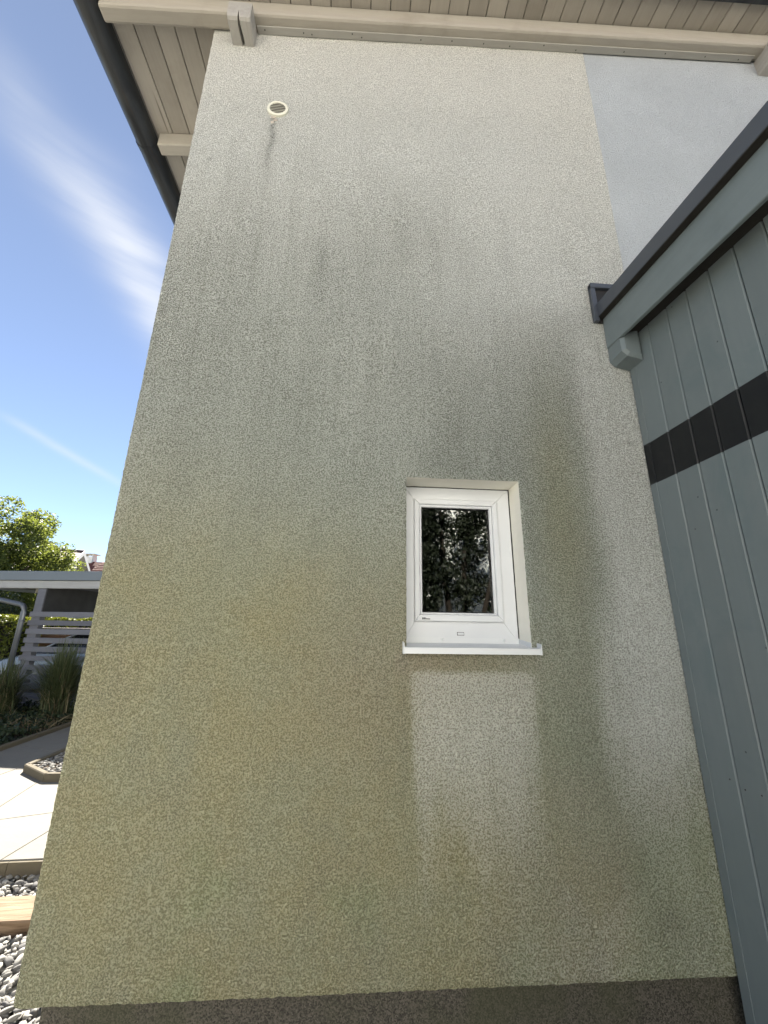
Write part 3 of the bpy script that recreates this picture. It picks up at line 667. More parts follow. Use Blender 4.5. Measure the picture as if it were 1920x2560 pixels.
# gutter: half-round, bead on the outer rim, brackets, joint
gx, gr = -2.026, .099; gz = ZS0 + SH * gx - .022
gut = empty('gutter', (gx, 0, gz)); gut.parent = house
gut['label'] = 'dark weathered half-round metal gutter along the eave'
def half_round(name, r, y0, y1, t, mat, parent, seg=20):
    V, F = [], []
    for y in (y0, y1):
        for rr in (r, r - t):
            for k in range(seg + 1):
                a = math.pi + math.pi * k / seg; V.append((rr * math.cos(a), y, rr * math.sin(a)))
    s = seg + 1
    for k in range(seg):
        F += [(k, k + 1, 2 * s + k + 1, 2 * s + k), (s + k + 1, s + k, 3 * s + k, 3 * s + k + 1), (k + 1, k, s + k, s + k + 1), (2 * s + k, 2 * s + k + 1, 3 * s + k + 1, 3 * s + k)]
    F += [(0, 2 * s, 3 * s, s), (seg, s + seg, 3 * s + seg, 2 * s + seg)]
    o = link(name, mesh(name, V, F, True), mat, parent); smooth_by_angle(o, 30); return o
half_round('gutter_channel', gr, -.30, .84, .002, MT['zinc'], gut); half_round('gutter_channel', gr - .0018, .82, 8.0, .002, MT['zinc'], gut)
half_round('gutter_joint', gr + .003, .795, .845, .0025, MT['zinc'], gut)
link('gutter_bead', tube_mesh('gutter_bead', [(-gr - .004, -.30, .004), (-gr - .004, 8.0, .004)], .009, 12), MT['zinc'], gut)
for yy in (.80, 2.4, 4.0, 5.6): half_round('gutter_bracket', gr + .0055, yy - .013, yy + .013, .003, MT['zinc'], gut)

# ------------------------------------------------------------------ SHED (right)
shed = empty('shed', (XJ, -1.5, 0)); tag(shed, 'grey-green board shed with a black painted stripe and anthracite roof edge', 'shed')
SS = 0.0785                                              # its roof falls towards the camera
def S_(o):
    o.parent = shed; o.matrix_parent_inverse = Matrix.Translation(shed.location).inverted(); return o
joints = [-.004, -.184, -.318, -.445, -.573, -.701, -.829, -.957, -1.085, -1.213, -1.341, -1.469, -1.597, -1.725, -1.853]
for i in range(len(joints) - 1):
    y1, y0 = joints[i], joints[i + 1]; e = .006; g = .002
    prof = [(XJ + .022, y0 + g), (XJ + .022, y1 - g), (XJ + e, y1 - g), (XJ, y1 - g - e * .8), (XJ, y0 + g + e * .8), (XJ + e, y0 + g)]
    S_(prism('board', prof, 'z', .0, 3.26 + SS * (y0 + y1) / 2 + .05, MT['shed']))
S_(box('backing_wall', XJ + .024, XJ + .06, -1.85, -.004, 0, 3.10, MT['dark_gap'], None, 0, 0, 0))
S_(box('corner_strip', XJ - .004, XJ - .0005, -.052, -.0055, .0, 3.2, MT['shed'], None, .0015))
ft, fb = 3.469, 3.242
S_(box('fascia_board', 1.466, 1.490, -2.02, -.003, fb, ft, MT['shed_fascia'], None, .004, 0, SS))
S_(box('eave_soffit', 1.492, XJ + .03, -2.02, -.004, fb + .045, fb + .06, MT['dark_gap'], None, 0, 0, SS))
S_(box('roof_cover', 1.494, 5.0, -2.02, -.004, fb + .062, ft + .055, MT['shed_metal'], None, 0, 0, SS))
# folded roof-edge cap: standing face, drip lip and painted shadow strip
S_(box('roof_edge_cap', 1.426, 1.464, -2.02, -.004, ft - .012, ft + .082, MT['shed_metal'], None, .003, 0, SS))
S_(box('cap_shadow_strip', 1.4275, 1.4655, -2.01, -.0045, ft - .017, ft - .0125, MT['dark_gap'], None, 0, 0, SS))  # dark strip standing for the deep shadow below the cap
# flashing box against the house wall
S_(box('wall_flashing', 1.404, 1.434, -.030, -.003, 3.425, 3.70, MT['shed_metal'], None, .002))
S_(box('wall_flashing', 1.404, 1.75, -.034, -.0035, 3.672, 3.706, MT['shed_metal'], None, .002))
S_(box('wall_flashing', 1.4345, 1.75, -.012, -.004, 3.425, 3.671, MT['gasket'], None, 0))  # black sheet standing for the shaded hollow inside the box
# purlin end sticking out under the fascia, chamfered
v = []
for y in (-.128, -.003):
    v += [(XJ - .001, y, 3.31), (1.472, y, 3.25), (1.472, y, 3.148), (1.500, y, 3.118), (XJ - .001, y, 3.098)]
me = mesh('purlin_end', v, [(0, 1, 2, 3, 4), (9, 8, 7, 6, 5)] + [(i, i + 5, (i + 1) % 5 + 5, (i + 1) % 5) for i in range(5)])
bm = bmesh.new(); bm.from_mesh(me); bmesh.ops.recalc_face_normals(bm, faces=bm.faces); bmesh.ops.bevel(bm, geom=[e for e in bm.edges if abs(e.verts[0].co.y + .128) < .001 and abs(e.verts[1].co.y + .128) < .001], offset=.016, segments=1, affect='EDGES'); bm.to_mesh(me); bm.free()
S_(link('purlin_end', me, MT['shed_fascia']))
nail = lathe('nail', [(.0001, -.0012), (.0032, -.0008), (.0032, .001)], 8, MT['screw'], None); S_(nail)
for k in range(26):
    o = nail if k == 0 else S_(link('nail', nail.data))
    b = k // 2; y1, y0 = joints[min(b, 13)], joints[min(b, 13) + 1]
    o.location = (XJ - .0004, y0 + (.035 if k % 2 else (y1 - y0) - .03), (1.02 if b % 2 == 0 else 1.0) + .004 * k); o.rotation_euler = (0, 0, -math.pi / 2)
S_(box('back_wall', XJ + .062, 5.0, -1.85, -1.82, 0, 3.12, MT['dark_gap'])); S_(box('side_wall', 4.96, 5.0, -1.815, -.02, 0, 3.12, MT['dark_gap']))

# ------------------------------------------------------------------ GROUND DETAILS (left)
path = link('path', mesh('path', [(-4.2, 1.385, PZ - .006), (-1.24, 1.50, PZ - .006), (-1.24, 12, PZ - .006), (-4.2, 12, PZ - .006), (-4.2, 1.385, -.02), (-1.24, 1.50, -.02), (-1.24, 12, -.02), (-4.2, 12, -.02)],
            [(0, 1, 2, 3), (0, 4, 5, 1), (1, 5, 6, 2), (2, 6, 7, 3), (3, 7, 4, 0)]), MT['flag'])
tag(path, 'pale stone-paved path along the house side', kind='structure')
# flagstones: irregular quads, recessed joints
gxs = [-4.18, -3.55, -2.86, -2.28, -1.76, -1.25]; gys = [1.375, 2.02, 2.66, 3.22, 3.9, 4.6, 5.3, 6.1, 6.9, 7.8]
pts = {}
for i, a in enumerate(gxs):
    for j, b in enumerate(gys):
        jx = 0 if i in (0, len(gxs) - 1) else random.uniform(-.16, .16); jy = 0 if j == 0 else random.uniform(-.16, .16)
        pts[i, j] = Vector((a + jx, b + jy + (a + 2.26) * .035 * (j == 0), 0))
for i in range(len(gxs) - 1):
    for j in range(len(gys) - 1):
        q = [pts[i, j], pts[i + 1, j], pts[i + 1, j + 1], pts[i, j + 1]]; cc = sum(q, Vector()) / 4
        q = [p + (cc - p).normalized() * .0025 for p in q]
        o = prism('flagstone', [(p.x, p.y) for p in q], 'z', PZ - .062 if j == 0 else PZ - .03, PZ + random.uniform(-.002, .002), MT['flag'], path, .004)
for a_, b_ in ((-4.2, -3.2), (-3.197, -2.2), (-2.197, -1.25)):  # dark strips over the slab fronts, painted as their shade
    v = []
    for x_ in (a_, b_):
        y_ = 1.3735 + (x_ + 2.26) * .035
        v += [(x_, y_ - .016, -.02), (x_, y_ - .0005, -.02), (x_, y_ - .0005, PZ - .006), (x_, y_ - .016, PZ - .006)]
    link('path_front_shade', mesh('path_front_shade', v, [(0, 1, 2, 3), (7, 6, 5, 4), (0, 4, 5, 1), (1, 5, 6, 2), (2, 6, 7, 3), (3, 7, 4, 0)]), MT['kerb'], path)
def kerb_stone(p, q, w, z0, z1, parent):
    p, q = Vector((*p, 0)), Vector((*q, 0)); d = (q - p).normalized(); nn = Vector((-d.y, d.x, 0)) * w
    poly = [(p.x, p.y), (q.x, q.y), (q.x + nn.x, q.y + nn.y), (p.x + nn.x, p.y + nn.y)]
    return prism('kerb_stone', poly, 'z', z0, z1, MT['kerb'], parent, .008)
for k in range(9):
    kerb_stone((-4.2 - .003, 1.4 + k), (-4.2 - .003, 2.394 + k), .06, -.02, PZ + .045, path)
# raised gravel bed beside the path
bed = empty('gravel_bed', (-2.3, 3.6, PZ)); tag(bed, 'raised concrete-edged gravel bed on the paved path', 'garden bed')
bp = [(-3.39, 3.06), (-2.98, 2.765), (-1.26, 2.765), (-1.26, 5.2), (-3.34, 5.2)]
def B_(o): o.parent = bed; o.matrix_parent_inverse = Matrix.Translation(bed.location).inverted(); return o
for k in ((0, 1), (1, 2), (4, 0)):
    p, q = Vector(bp[k[0]]), Vector(bp[k[1]]); d = (q - p).normalized() * .003
    B_(kerb_stone(p + d, q - d, .055, PZ - .01, PZ + .07, None))
B_(prism('bed_fill', [(-3.33, 3.10), (-2.96, 2.825), (-1.262, 2.825), (-1.262, 5.19), (-3.28, 5.19)], 'z', PZ + .003, PZ + .045, MT['soil']))
# timber sleeper
slp = empty('timber_sleeper', (-2.6, .945, 0)); tag(slp, 'weathered light brown timber sleeper lying in the gravel', 'timber')
v = []
me = box_mesh('plank', -1.36, 1.40, -.115, .115, -.05, .062, .008); link('plank', me, MT['sleeper'], slp); slp.children[0].rotation_euler = (0, 0, .03)

# stones
def ico(sub):
    bm = bmesh.new(); bmesh.ops.create_icosphere(bm, subdivisions=sub, radius=1); v = np.array([tuple(p.co) for p in bm.verts]); f = np.array([[q.index for q in p.verts] for p in bm.faces]); bm.free(); return v, f
def fast_mesh(name, V, F, smooth=True):
    me = bpy.data.meshes.new(name); nv, nf, k = len(V), len(F), F.shape[1]
    me.vertices.add(nv); me.vertices.foreach_set('co', V.astype(np.float32).ravel()); me.loops.add(nf * k); me.loops.foreach_set('vertex_index', F.astype(np.int32).ravel())
    me.polygons.add(nf); me.polygons.foreach_set('loop_start', np.arange(0, nf * k, k, dtype=np.int32)); me.polygons.foreach_set('loop_total', np.full(nf, k, np.int32))
    me.update(calc_edges=True); me.validate()
    if smooth: me.polygons.foreach_set('use_smooth', np.ones(nf, bool))
    return me
def rot_mats(n, r):
    q = r.normal(size=(n, 4)); q /= np.linalg.norm(q, axis=1)[:, None]; a, b, c, d = q.T
    return np.stack([1 - 2 * (c * c + d * d), 2 * (b * c - a * d), 2 * (b * d + a * c), 2 * (b * c + a * d), 1 - 2 * (b * b + d * d), 2 * (c * d - a * b), 2 * (b * d - a * c), 2 * (c * d + a * b), 1 - 2 * (b * b + c * c)], -1).reshape(n, 3, 3)
def stones(P, size, seed, sub=2):
    r = np.random.default_rng(seed); n = len(P); bv, bf = ico(sub); k = len(bv)
    NC = 8; dirs = r.normal(size=(n, NC, 3)); dirs /= np.linalg.norm(dirs, axis=2)[:, :, None]
    V = np.repeat(bv[None], n, 0)
    for j in range(NC):                                     # planar chips make broken-stone facets
        d = dirs[:, j][:, None, :]; h = (V * d).sum(2); lim = r.uniform(.45, .85, (n, 1)); V = V - d * np.maximum(h - lim, 0)[:, :, None]
    sc = size[:, None] * np.stack([r.uniform(1.0, 1.75, n), r.uniform(.65, 1.1, n), r.uniform(.4, .8, n)], -1)
    V = V * sc[:, None, :]
    ax = r.uniform(0, 6.283, n); tl = r.normal(0, .35, (n, 2))
    c_, s_ = np.cos(ax), np.sin(ax); Rz = np.zeros((n, 3, 3)); Rz[:, 0, 0] = c_; Rz[:, 0, 1] = -s_; Rz[:, 1, 0] = s_; Rz[:, 1, 1] = c_; Rz[:, 2, 2] = 1
    cx, sx = np.cos(tl[:, 0]), np.sin(tl[:, 0]); Rx = np.zeros((n, 3, 3)); Rx[:, 0, 0] = 1; Rx[:, 1, 1] = cx; Rx[:, 1, 2] = -sx; Rx[:, 2, 1] = sx; Rx[:, 2, 2] = cx
    V = np.einsum('nij,nkj->nki', Rz @ Rx, V) + P[:, None, :]
    F = (bf[None] + (np.arange(n) * k)[:, None, None]).reshape(-1, 3)
    return V.reshape(-1, 3), F
def scatter(x0, x1, y0, y1, cell, z, seed, layers=2, keep=None):
    r = np.random.default_rng(seed); out = []
    for L in range(layers):
        gx_, gy_ = np.meshgrid(np.arange(x0, x1, cell), np.arange(y0, y1, cell)); p = np.stack([gx_.ravel(), gy_.ravel()], -1) + r.uniform(-.5, .5, (gx_.size, 2)) * cell * 1.3 + L * cell * .5
        out.append(np.concatenate([p, np.full((len(p), 1), z + L * cell * .33) + r.uniform(-.3, .3, (len(p), 1)) * cell * .4], 1))
    P = np.concatenate(out)
    if keep is not None: P = P[keep(P)]
    return P
near = lambda P: (~((P[:, 1] > .81 + (P[:, 0] + 2.6) * .03) & (P[:, 1] < 1.08 + (P[:, 0] + 2.6) * .03))) & (P[:, 1] < 1.365 + (P[:, 0] + 2.26) * .035) & (~((P[:, 0] > -1.125) & (P[:, 1] > .045))) & (P[:, 0] < 1.56)
P = np.concatenate([scatter(-3.3, -.95, -1.0, 1.42, .034, .008, 3, 2, near), scatter(-.95, 1.57, -.55, .06, .044, .008, 4, 1, near)])
V, F = stones(P, rng.uniform(.007, .024, len(P)) * rng.choice([.8, 1, 1, 1.35], len(P)), 5)
gv = link('gravel', fast_mesh('gravel', V, F, False), MT['gravel']); tag(gv, 'pale broken-stone gravel around the house corner', 'gravel', kind='stuff')
inbed = lambda P: (P[:, 0] * 0 + 1 > 0) & ((P[:, 1] - 2.84) > -(P[:, 0] + 2.95) * .68) & (P[:, 1] > 2.83) & (P[:, 0] > -3.31)
P = scatter(-3.32, -1.9, 2.82, 4.3, .036, PZ + .05, 8, 1, inbed); V, F = stones(P, rng.uniform(.014, .026, len(P)), 9, 1)
B_(tag(link('gravel', fast_mesh('bed_gravel', V, F, False), MT['gravel']), kind='stuff'))

# ------------------------------------------------------------------ PLANTS
def leaves(centres, size, r, flat=0.0, aspect=.55):
    """leaf = folded diamond of two triangles pairs (4 verts, 2 tris each)"""
    n = len(centres); R_ = rot_mats(n, r); L = size[:, None]
    base = np.array([[0, -.5, 0], [aspect / 2, .05, .06], [0, .5, 0], [-aspect / 2, .05, .06]])
    V = np.einsum('nij,kj->nki', R_, base) * L[:, :, None] + centres[:, None, :]
    F = np.array([[0, 1, 2], [0, 2, 3]]); F = (F[None] + (np.arange(n) * 4)[:, None, None]).reshape(-1, 3)
    return V.reshape(-1, 3), F
def clump_crown(blobs, per, leaf, r, shell=.55):
    """leaf clumps on the shells of many small blobs"""
    C_ = []
    for cx, cy, cz, rr in blobs:
        n = int(per * rr * rr); d = r.normal(size=(n, 3)); d /= np.linalg.norm(d, axis=1)[:, None]
        rad = rr * (shell + (1 - shell) * r.random(n) ** .6) * (1 + .18 * np.sin(d[:, 0] * 7 + cx * 3) * np.sin(d[:, 2] * 6 + cy))
        C_.append(np.array([cx, cy, cz]) + d * rad[:, None] * np.array([1, 1, .85]))
    C_ = np.concatenate(C_); return leaves(C_, r.uniform(.65, 1.25, len(C_)) * leaf, r)
def tree(name, label, loc, trunks, blobs, per, leaf, mat, seed, group=None, bark='bark'):
    r = np.random.default_rng(seed); t = empty(name, loc); tag(t, label, 'tree', group)
    for pth, rad in trunks: link('trunk', tube_mesh('trunk', pth, rad, 9), MT[bark], t)
    V, F = clump_crown(blobs, per, leaf, r); link('crown', fast_mesh('crown', V, F, False), mat, t); return t
def limb_blobs(r, n, cx, cz, rx, rz, br, ry=None):
    out = []
    for k in range(n):
        d = r.normal(size=3); d /= np.linalg.norm(d); q = r.random() ** .4
        out.append((cx + d[0] * rx * q, d[1] * (ry or rx) * q, cz + d[2] * rz * q, br * r.uniform(.6, 1.25)))
    return out
r1 = np.random.default_rng(101)
bl = limb_blobs(r1, 120, -.1, 3.4, 2.75, 2.5, .60) + [(2.7, -.3, 2.0, .5), (2.9, -.2, 1.6, .45), (3.35, -.4, 1.95, .22), (2.6, -.5, 2.9, .5), (2.2, -.8, 4.3, .55), (1.5, -.6, 5.0, .6), (.5, -.4, 5.9, .5), (1.0, .2, 5.6, .35)]
tk = [([(0, 0, -.1), (.1, 0, 1.2), (.0, .1, 2.4), (.3, 0, 4.0)], [.2, .16, .12, .05]), ([(.05, 0, 1.3), (.9, -.2, 2.5), (1.7, -.3, 3.6)], [.1, .07, .03]), ([(.0, 0, 1.6), (-.8, .2, 2.9), (-1.4, .2, 4.2)], [.09, .06, .03]), ([(.1, 0, 1.1), (1.6, -.3, 1.7), (3.2, -.3, 2.1)], [.08, .05, .02])]
tree('broadleaf_tree', 'large sunlit broadleaf tree rising behind the carport', (-14.2, 14.6, 0), tk, bl, 1500, .125, MT['tree_leaf'], 102)
r1 = np.random.default_rng(111)
tree('broadleaf_tree', 'dark shaded tree seen under the carport roof, left of its post', (-12.6, 13.2, 0), [([(0, 0, -.1), (0, 0, 1.0), (.1, 0, 2.0)], [.14, .1, .05])], limb_blobs(r1, 26, 0, 1.7, 1.7, 1.3, .5), 500, .13, MT['dark_leaf'], 112)
def hedge(name, label, x0, x1, y0, y1, h, n, leaf, mat, seed):
    r = np.random.default_rng(seed); t = empty(name, ((x0 + x1) / 2, (y0 + y1) / 2, 0)); tag(t, label, 'hedge')
    hx, hy = (x1 - x0) / 2, (y1 - y0) / 2
    link('branch_core', box_mesh('branch_core', -hx + .12, hx - .12, -hy + .12, hy - .12, -.02, h - .14, .05), MT['dark_gap'], t)
    A = [2 * hx * h, 2 * hx * h, 2 * hy * h, 2 * hy * h, 4 * hx * hy]; pr = np.array(A) / sum(A); w = r.choice(5, n, p=pr); u, v_, d = r.random(n), r.random(n), r.random(n) ** 1.5 * .13 - .03
    X = np.where(w < 2, -hx + 2 * hx * u, np.where(w == 2, -hx + d, np.where(w == 3, hx - d, -hx + 2 * hx * u)))
    Y = np.where(w == 0, -hy + d, np.where(w == 1, hy - d, -hy + 2 * hy * np.where(w == 4, v_, u)))
    Z = np.where(w == 4, h - d, h * v_)
    rnd = .10; ed = np.sqrt(np.clip(np.maximum(np.abs(X) - hx + rnd, 0) ** 2 + np.maximum(Z - h + rnd, 0) ** 2, 0, 1)); Z = Z - np.clip(ed - rnd, 0, 1)
    P = np.stack([X, Y, Z + .03 * np.sin(X * 5 + Y * 3)], -1); V, F = leaves(P, r.uniform(.7, 1.3, n) * leaf, r, aspect=.7)
    link('foliage', fast_mesh('foliage', V, F, False), mat, t); return t
hedge('hedge', 'clipped bright green hedge left of the carport downpipe', -13.5, -9.15, 9.9, 11.0, 1.72, 16000, .075, MT['hedge_leaf'], 120)
hedge('hedge', 'clipped bright green hedge seen through the carport slats', -10.4, -5.5, 12.6, 13.5, 1.70, 14000, .08, MT['hedge_leaf'], 121)
def grass_tuft(loc, h, spread, n, seed, label):
    r = np.random.default_rng(seed); t = empty('ornamental_grass', loc); tag(t, label, 'grass tuft', 'ornamental grass tufts in the bed')
    for nm, cnt, mt_, hk in (('blades', n, 'grass_blade', 1.0), ('dry_blades', n // 7, 'dry_blade', .8)):
        V, F = [], []; seg = 6
        for k in range(cnt):
            a = r.uniform(0, 6.283); lean = r.uniform(.05, 1.0) ** 1.2 * spread; hh = h * hk * r.uniform(.55, 1.05); b0 = r.normal(0, .06, 2); w_ = r.uniform(.004, .009)
            dx, dy = math.cos(a), math.sin(a); sxp, syp = -dy, dx; base = len(V)
            for q in range(seg + 1):
                s = q / seg; out = lean * s ** 2.0; zz = hh * (s - .38 * lean / spread * s ** 3.2); ww = w_ * (1 - s) ** .5 + .0008
                for sg in (-1, 1): V.append((b0[0] + dx * out + sxp * ww * sg, b0[1] + dy * out + syp * ww * sg, zz))
            for q in range(seg): i0 = base + 2 * q; F.append((i0, i0 + 1, i0 + 3, i0 + 2))
        link(nm, fast_mesh(nm, np.array(V), np.array(F), False), MT[mt_], t)
    return t
grass_tuft((-4.66, 5.35, .1), 1.30, .72, 820, 130, 'tall green ornamental grass tuft nearest the house corner')
grass_tuft((-5.55, 5.45, .1), .98, .75, 520, 131, 'dark arching ornamental grass tuft left of the tallest one')
grass_tuft((-5.0, 5.85, .1), 1.05, .6, 420, 132, 'ornamental grass tuft between two larger ones, against the carport slats')
grass_tuft((-6.25, 5.6, .1), .88, .7, 420, 133, 'low dark ornamental grass tuft below the carport downpipe')
bedsoil = link('planting_bed', mesh('planting_bed', [(-11, 1.5, .06), (-4.262, 1.5, .06), (-4.262, 6.3, .09), (-11, 7.0, .09)], [(0, 1, 2, 3)]), MT['soil']); tag(bedsoil, 'dark soil of the planting bed', kind='structure')
r2 = np.random.default_rng(140); n = 15000; P = np.stack([r2.uniform(-8.2, -4.3, n), r2.uniform(3.4, 6.2, n), np.zeros(n)], -1)
P[:, 2] = .08 + r2.random(n) ** 1.3 * .22 * (0.4 + fbm(P[:, 0], P[:, 1], 1.6, 1.6, 71)); V, F = leaves(P, r2.uniform(.03, .075, n), r2, aspect=.6)
gc = link('ground_cover', fast_mesh('ground_cover', V, F, False), MT['dark_leaf']); tag(gc, 'low dark leafy ground cover in the bed', 'ground cover', kind='stuff')
n = 500; P = np.stack([r2.uniform(-5.6, -4.3, n), r2.uniform(4.6, 5.9, n), r2.uniform(.09, .2, n)], -1); V, F = leaves(P, r2.uniform(.1, .3, n), r2, aspect=.07)
gl_ = link('dry_litter', fast_mesh('dry_litter', V, F, False), MT['dry_blade']); tag(gl_, 'dry grass litter lying in the bed', 'plant litter', kind='stuff')

# ------------------------------------------------------------------ CARPORT
ca = 0.15; K = 0.864
cp = empty('carport', (-6.09, 6.352, 0), -ca); tag(cp, 'grey slatted timber carport with flat metal-edged roof and downpipe', 'carport')
# local frame: x along the front to the right, y back; origin at the left face of the post
cbox = lambda nm, *a, bev=.004: box(nm, *a, cp, bev)
RB, RT, BB = .865 * K + 1.62, 1.07 * K + 1.62, .69 * K + 1.62
cbox('roof_edge', -3.6, 4.4, -.055, -.03, RB, RT, MT['carport_edge']); cbox('roof_deck', -3.58, 4.38, -.029, 4.6, RT - .10, RT - .02, MT['dark_panel'])
cbox('roof_edge', -3.6, 4.4, 4.6, 4.63, RB, RT, MT['carport_edge']); cbox('roof_edge', -3.62, -3.59, -.028, 4.598, RB, RT, MT['carport_edge'])
cbox('front_beam', -3.5, 4.3, -.02, .10, BB, RB - .003, MT['carport_beam'], bev=.008)
for yy, xa in ((1.34, -1.40), (2.76, -.78)): cbox('purlin', xa, 4.2, yy, yy + .12, BB + .005, RB, MT['far_soffit'])
for k in range(6): cbox('rafter', .30 + k * .7, .37 + k * .7, .102, 1.338, BB + .03, RB, MT['carport_wood'])
cbox('post', 0, .172, -.005, .115, .05, BB - .002, MT['carport_wood'], bev=.006)
cbox('post', 3.1, 3.27, -.005, .115, .05, BB - .002, MT['carport_wood'], bev=.006)
cbox('post', -1.3, -1.18, 4.4, 4.52, .0, RB, MT['carport_wood']); cbox('post', 3.1, 3.22, 4.4, 4.52, .0, RB, MT['carport_wood'])
cbox('side_panel', .1735, .20, -.0065, 4.1, 1.62 + .14, BB + .10, MT['dark_panel'])
sm = None
zt = .185 * K + 1.62
for k in range(11):
    z1 = zt - k * .181 * K
    if z1 < .2: break
    o = link('slat', sm, None, cp, (0, 0, z1)) if sm else cbox('slat', -.02, 3.26, -.038, -.007, -.108 * K, 0, MT['carport_wood'])
    if not sm: sm = o.data; o.location.z = z1
    o.rotation_euler = (0, random.uniform(-.002, .002), 0)
dp = empty('downpipe', (0, 0, 0)); dp.parent = cp
link('pipe', tube_mesh('pipe', [(-1.38, -.09, .66 * K + 1.62), (-.78, -.09, .46 * K + 1.62), (-.19, -.10, .335 * K + 1.62), (-.13, -.10, .31 * K + 1.62), (-.091, -.10, .25 * K + 1.62), (-.086, -.10, .17 * K + 1.62), (-.086, -.10, .05)], .044, 14), MT['pipe'], dp)
link('pipe_clip', tube_mesh('pipe_clip', [(-.086, -.10, 1.60), (-.086, -.10, 1.625)], .049, 14), MT['pipe'], dp)

# ------------------------------------------------------------------ CAR in the carport (faces left)
car = empty('car', (-6.17, 9.07, .02), -.10); tag(car, 'pale silver-blue car parked behind the carport slats', 'car')
def loft(name, st, mat, parent, closed=True):
    """st: list of (x, [(y,z)...]) rings of equal length, mirrored already"""
    V, F = [], []; n = len(st[0][1])
    for x, ring in st: V += [(x, y, z) for y, z in ring]
    for i in range(len(st) - 1):
        for k in range(n): F.append((i * n + k, i * n + (k + 1) % n, (i + 1) * n + (k + 1) % n, (i + 1) * n + k))
    F += [tuple(range(n - 1, -1, -1)), tuple(range((len(st) - 1) * n, len(st) * n))]
    o = link(name, mesh(name, V, F), mat, parent); bm = bmesh.new(); bm.from_mesh(o.data); bmesh.ops.recalc_face_normals(bm, faces=bm.faces); bm.to_mesh(o.data); bm.free()
    smooth_by_angle(o, 38); return o
def ring(w, zb, zm, zt, c=.10):
    h = [(w * .92, zb), (w, zb + .12), (w, zm), (w - .03, zt - .05), (w - c, zt)]
    return h + [(-y, z) for y, z in reversed(h)]
loft('body', [(-2.15, ring(.62, .28, .45, .60)), (-2.05, ring(.76, .2, .5, .68)), (-1.75, ring(.84, .17, .55, .76)), (-1.35, ring(.87, .17, .6, .84)), (-.95, ring(.88, .17, .62, .90)), (0, ring(.89, .17, .64, .93)), (1.2, ring(.88, .17, .66, .95)), (1.8, ring(.84, .2, .66, .95)), (2.08, ring(.76, .25, .6, .90))], MT['car_paint'], car)
def gring(w, z0, z1, k=.14): h = [(w, z0), (w - k * .6, (z0 + z1) / 2 + .05), (w - k, z1 - .03), (w - k - .1, z1)]; return h + [(-y, z) for y, z in reversed(h)]
loft('cabin_glass', [(-1.02, gring(.80, .86, .90, .03)), (-.62, gring(.81, .88, 1.12, .08)), (-.12, gring(.82, .89, 1.38)), (.9, gring(.82, .9, 1.42)), (1.5, gring(.80, .9, 1.32)), (1.95, gring(.76, .9, 1.0, .05))], MT['car_glass'], car)
loft('roof_panel', [(-.14, [(.60, 1.375), (.5, 1.39), (-.5, 1.39), (-.60, 1.375), (-.60, 1.36), (.60, 1.36)]), (.4, [(.64, 1.425), (.5, 1.445), (-.5, 1.445), (-.64, 1.425), (-.64, 1.40), (.64, 1.40)]), (1.0, [(.64, 1.42), (.5, 1.44), (-.5, 1.44), (-.64, 1.42), (-.64, 1.39), (.64, 1.39)]), (1.55, [(.58, 1.32), (.5, 1.335), (-.5, 1.335), (-.58, 1.32), (-.58, 1.30), (.58, 1.30)])], MT['car_paint'], car)
for s in (-1, 1):
    link('pillar', tube_mesh('pillar', [(-1.03, s * .77, .90), (-.62, s * .75, 1.12), (-.12, s * .665, 1.385)], .028, 8), MT['car_paint'], car)
    link('pillar', tube_mesh('pillar', [(.55, s * .82, .92), (.56, s * .70, 1.40)], .03, 8), MT['car_paint'], car)
    link('pillar', tube_mesh('pillar', [(1.95, s * .74, .94), (1.5, s * .65, 1.33)], .04, 8), MT['car_paint'], car)
    o = link('mirror', box_mesh('mirror', -.72, -.56, s * .98 - .09, s * .98 + .09, .90, 1.03, .03), MT['car_paint'], car)
    link('headlight', box_mesh('headlight', -2.10, -1.86, s * .66 - .11, s * .66 + .11, .54, .66, .03), MT['lamp'], car)
    for wx in (-1.35, 1.28):
        wh = empty('wheel', (wx, s * .80, .31)); wh.parent = car
        lathe('tyre', [(.20, -.10), (.29, -.105), (.315, -.08), (.315, .08), (.29, .105), (.20, .10)], 28, MT['tyre'], wh)
        lathe('rim', [(.0001, s * .06), (.06, s * .07), (.08, s * .05), (.18, s * .085), (.20, s * .09)], 20, MT['rim'], wh)
# brown garden fence behind the car
fc = empty('garden_fence', (-8.0, 11.6, 0), -.05); tag(fc, 'brown board garden fence with pale cap rail behind the car', 'fence')
for k in range(8): box('board', -1.6, 1.3, -.012, .012, .05 + k * .165, .205 + k * .165, MT['fence'], fc, .004)
for xx in (-1.6, -.15, 1.3): box('post', xx - .04, xx + .04, .014, .09, 0, 1.38, MT['fence'], fc, .004)
box('cap_rail', -1.66, 1.36, -.04, .09, 1.382, 1.412, MT['fence_cap'], fc, .004)

# ------------------------------------------------------------------ FAR HOUSES
def plane_tiles(parent, o, u, v, nu, nv, th, mat, name='roof_tile', inset=.02):
    """courses of tiles on a slope: o origin, u along the course, v up the slope"""
    o, u, v = Vector(o), Vector(u), Vector(v); du, dv = u / nu, v / nv; nn = u.cross(v).normalized() * th
    a, b = du * (1 - inset), dv * 1.12
    vs = [Vector((0, 0, 0)), a, a + b, b]; vv = [vs[0] + nn, vs[1] + nn, vs[2] + nn * .35, vs[3] + nn * .35] + [p + q for p, q in zip([vs[0], vs[1], vs[2], vs[3]], [nn * .1] * 4)]
    me = mesh(name, vv, [(0, 1, 2, 3), (7, 6, 5, 4), (4, 5, 1, 0), (5, 6, 2, 1), (6, 7, 3, 2), (7, 4, 0, 3)]); me.materials.append(mat)
    for i in range(nu):
        for j in range(nv): link(name, me, None, parent, o + du * i + dv * j)
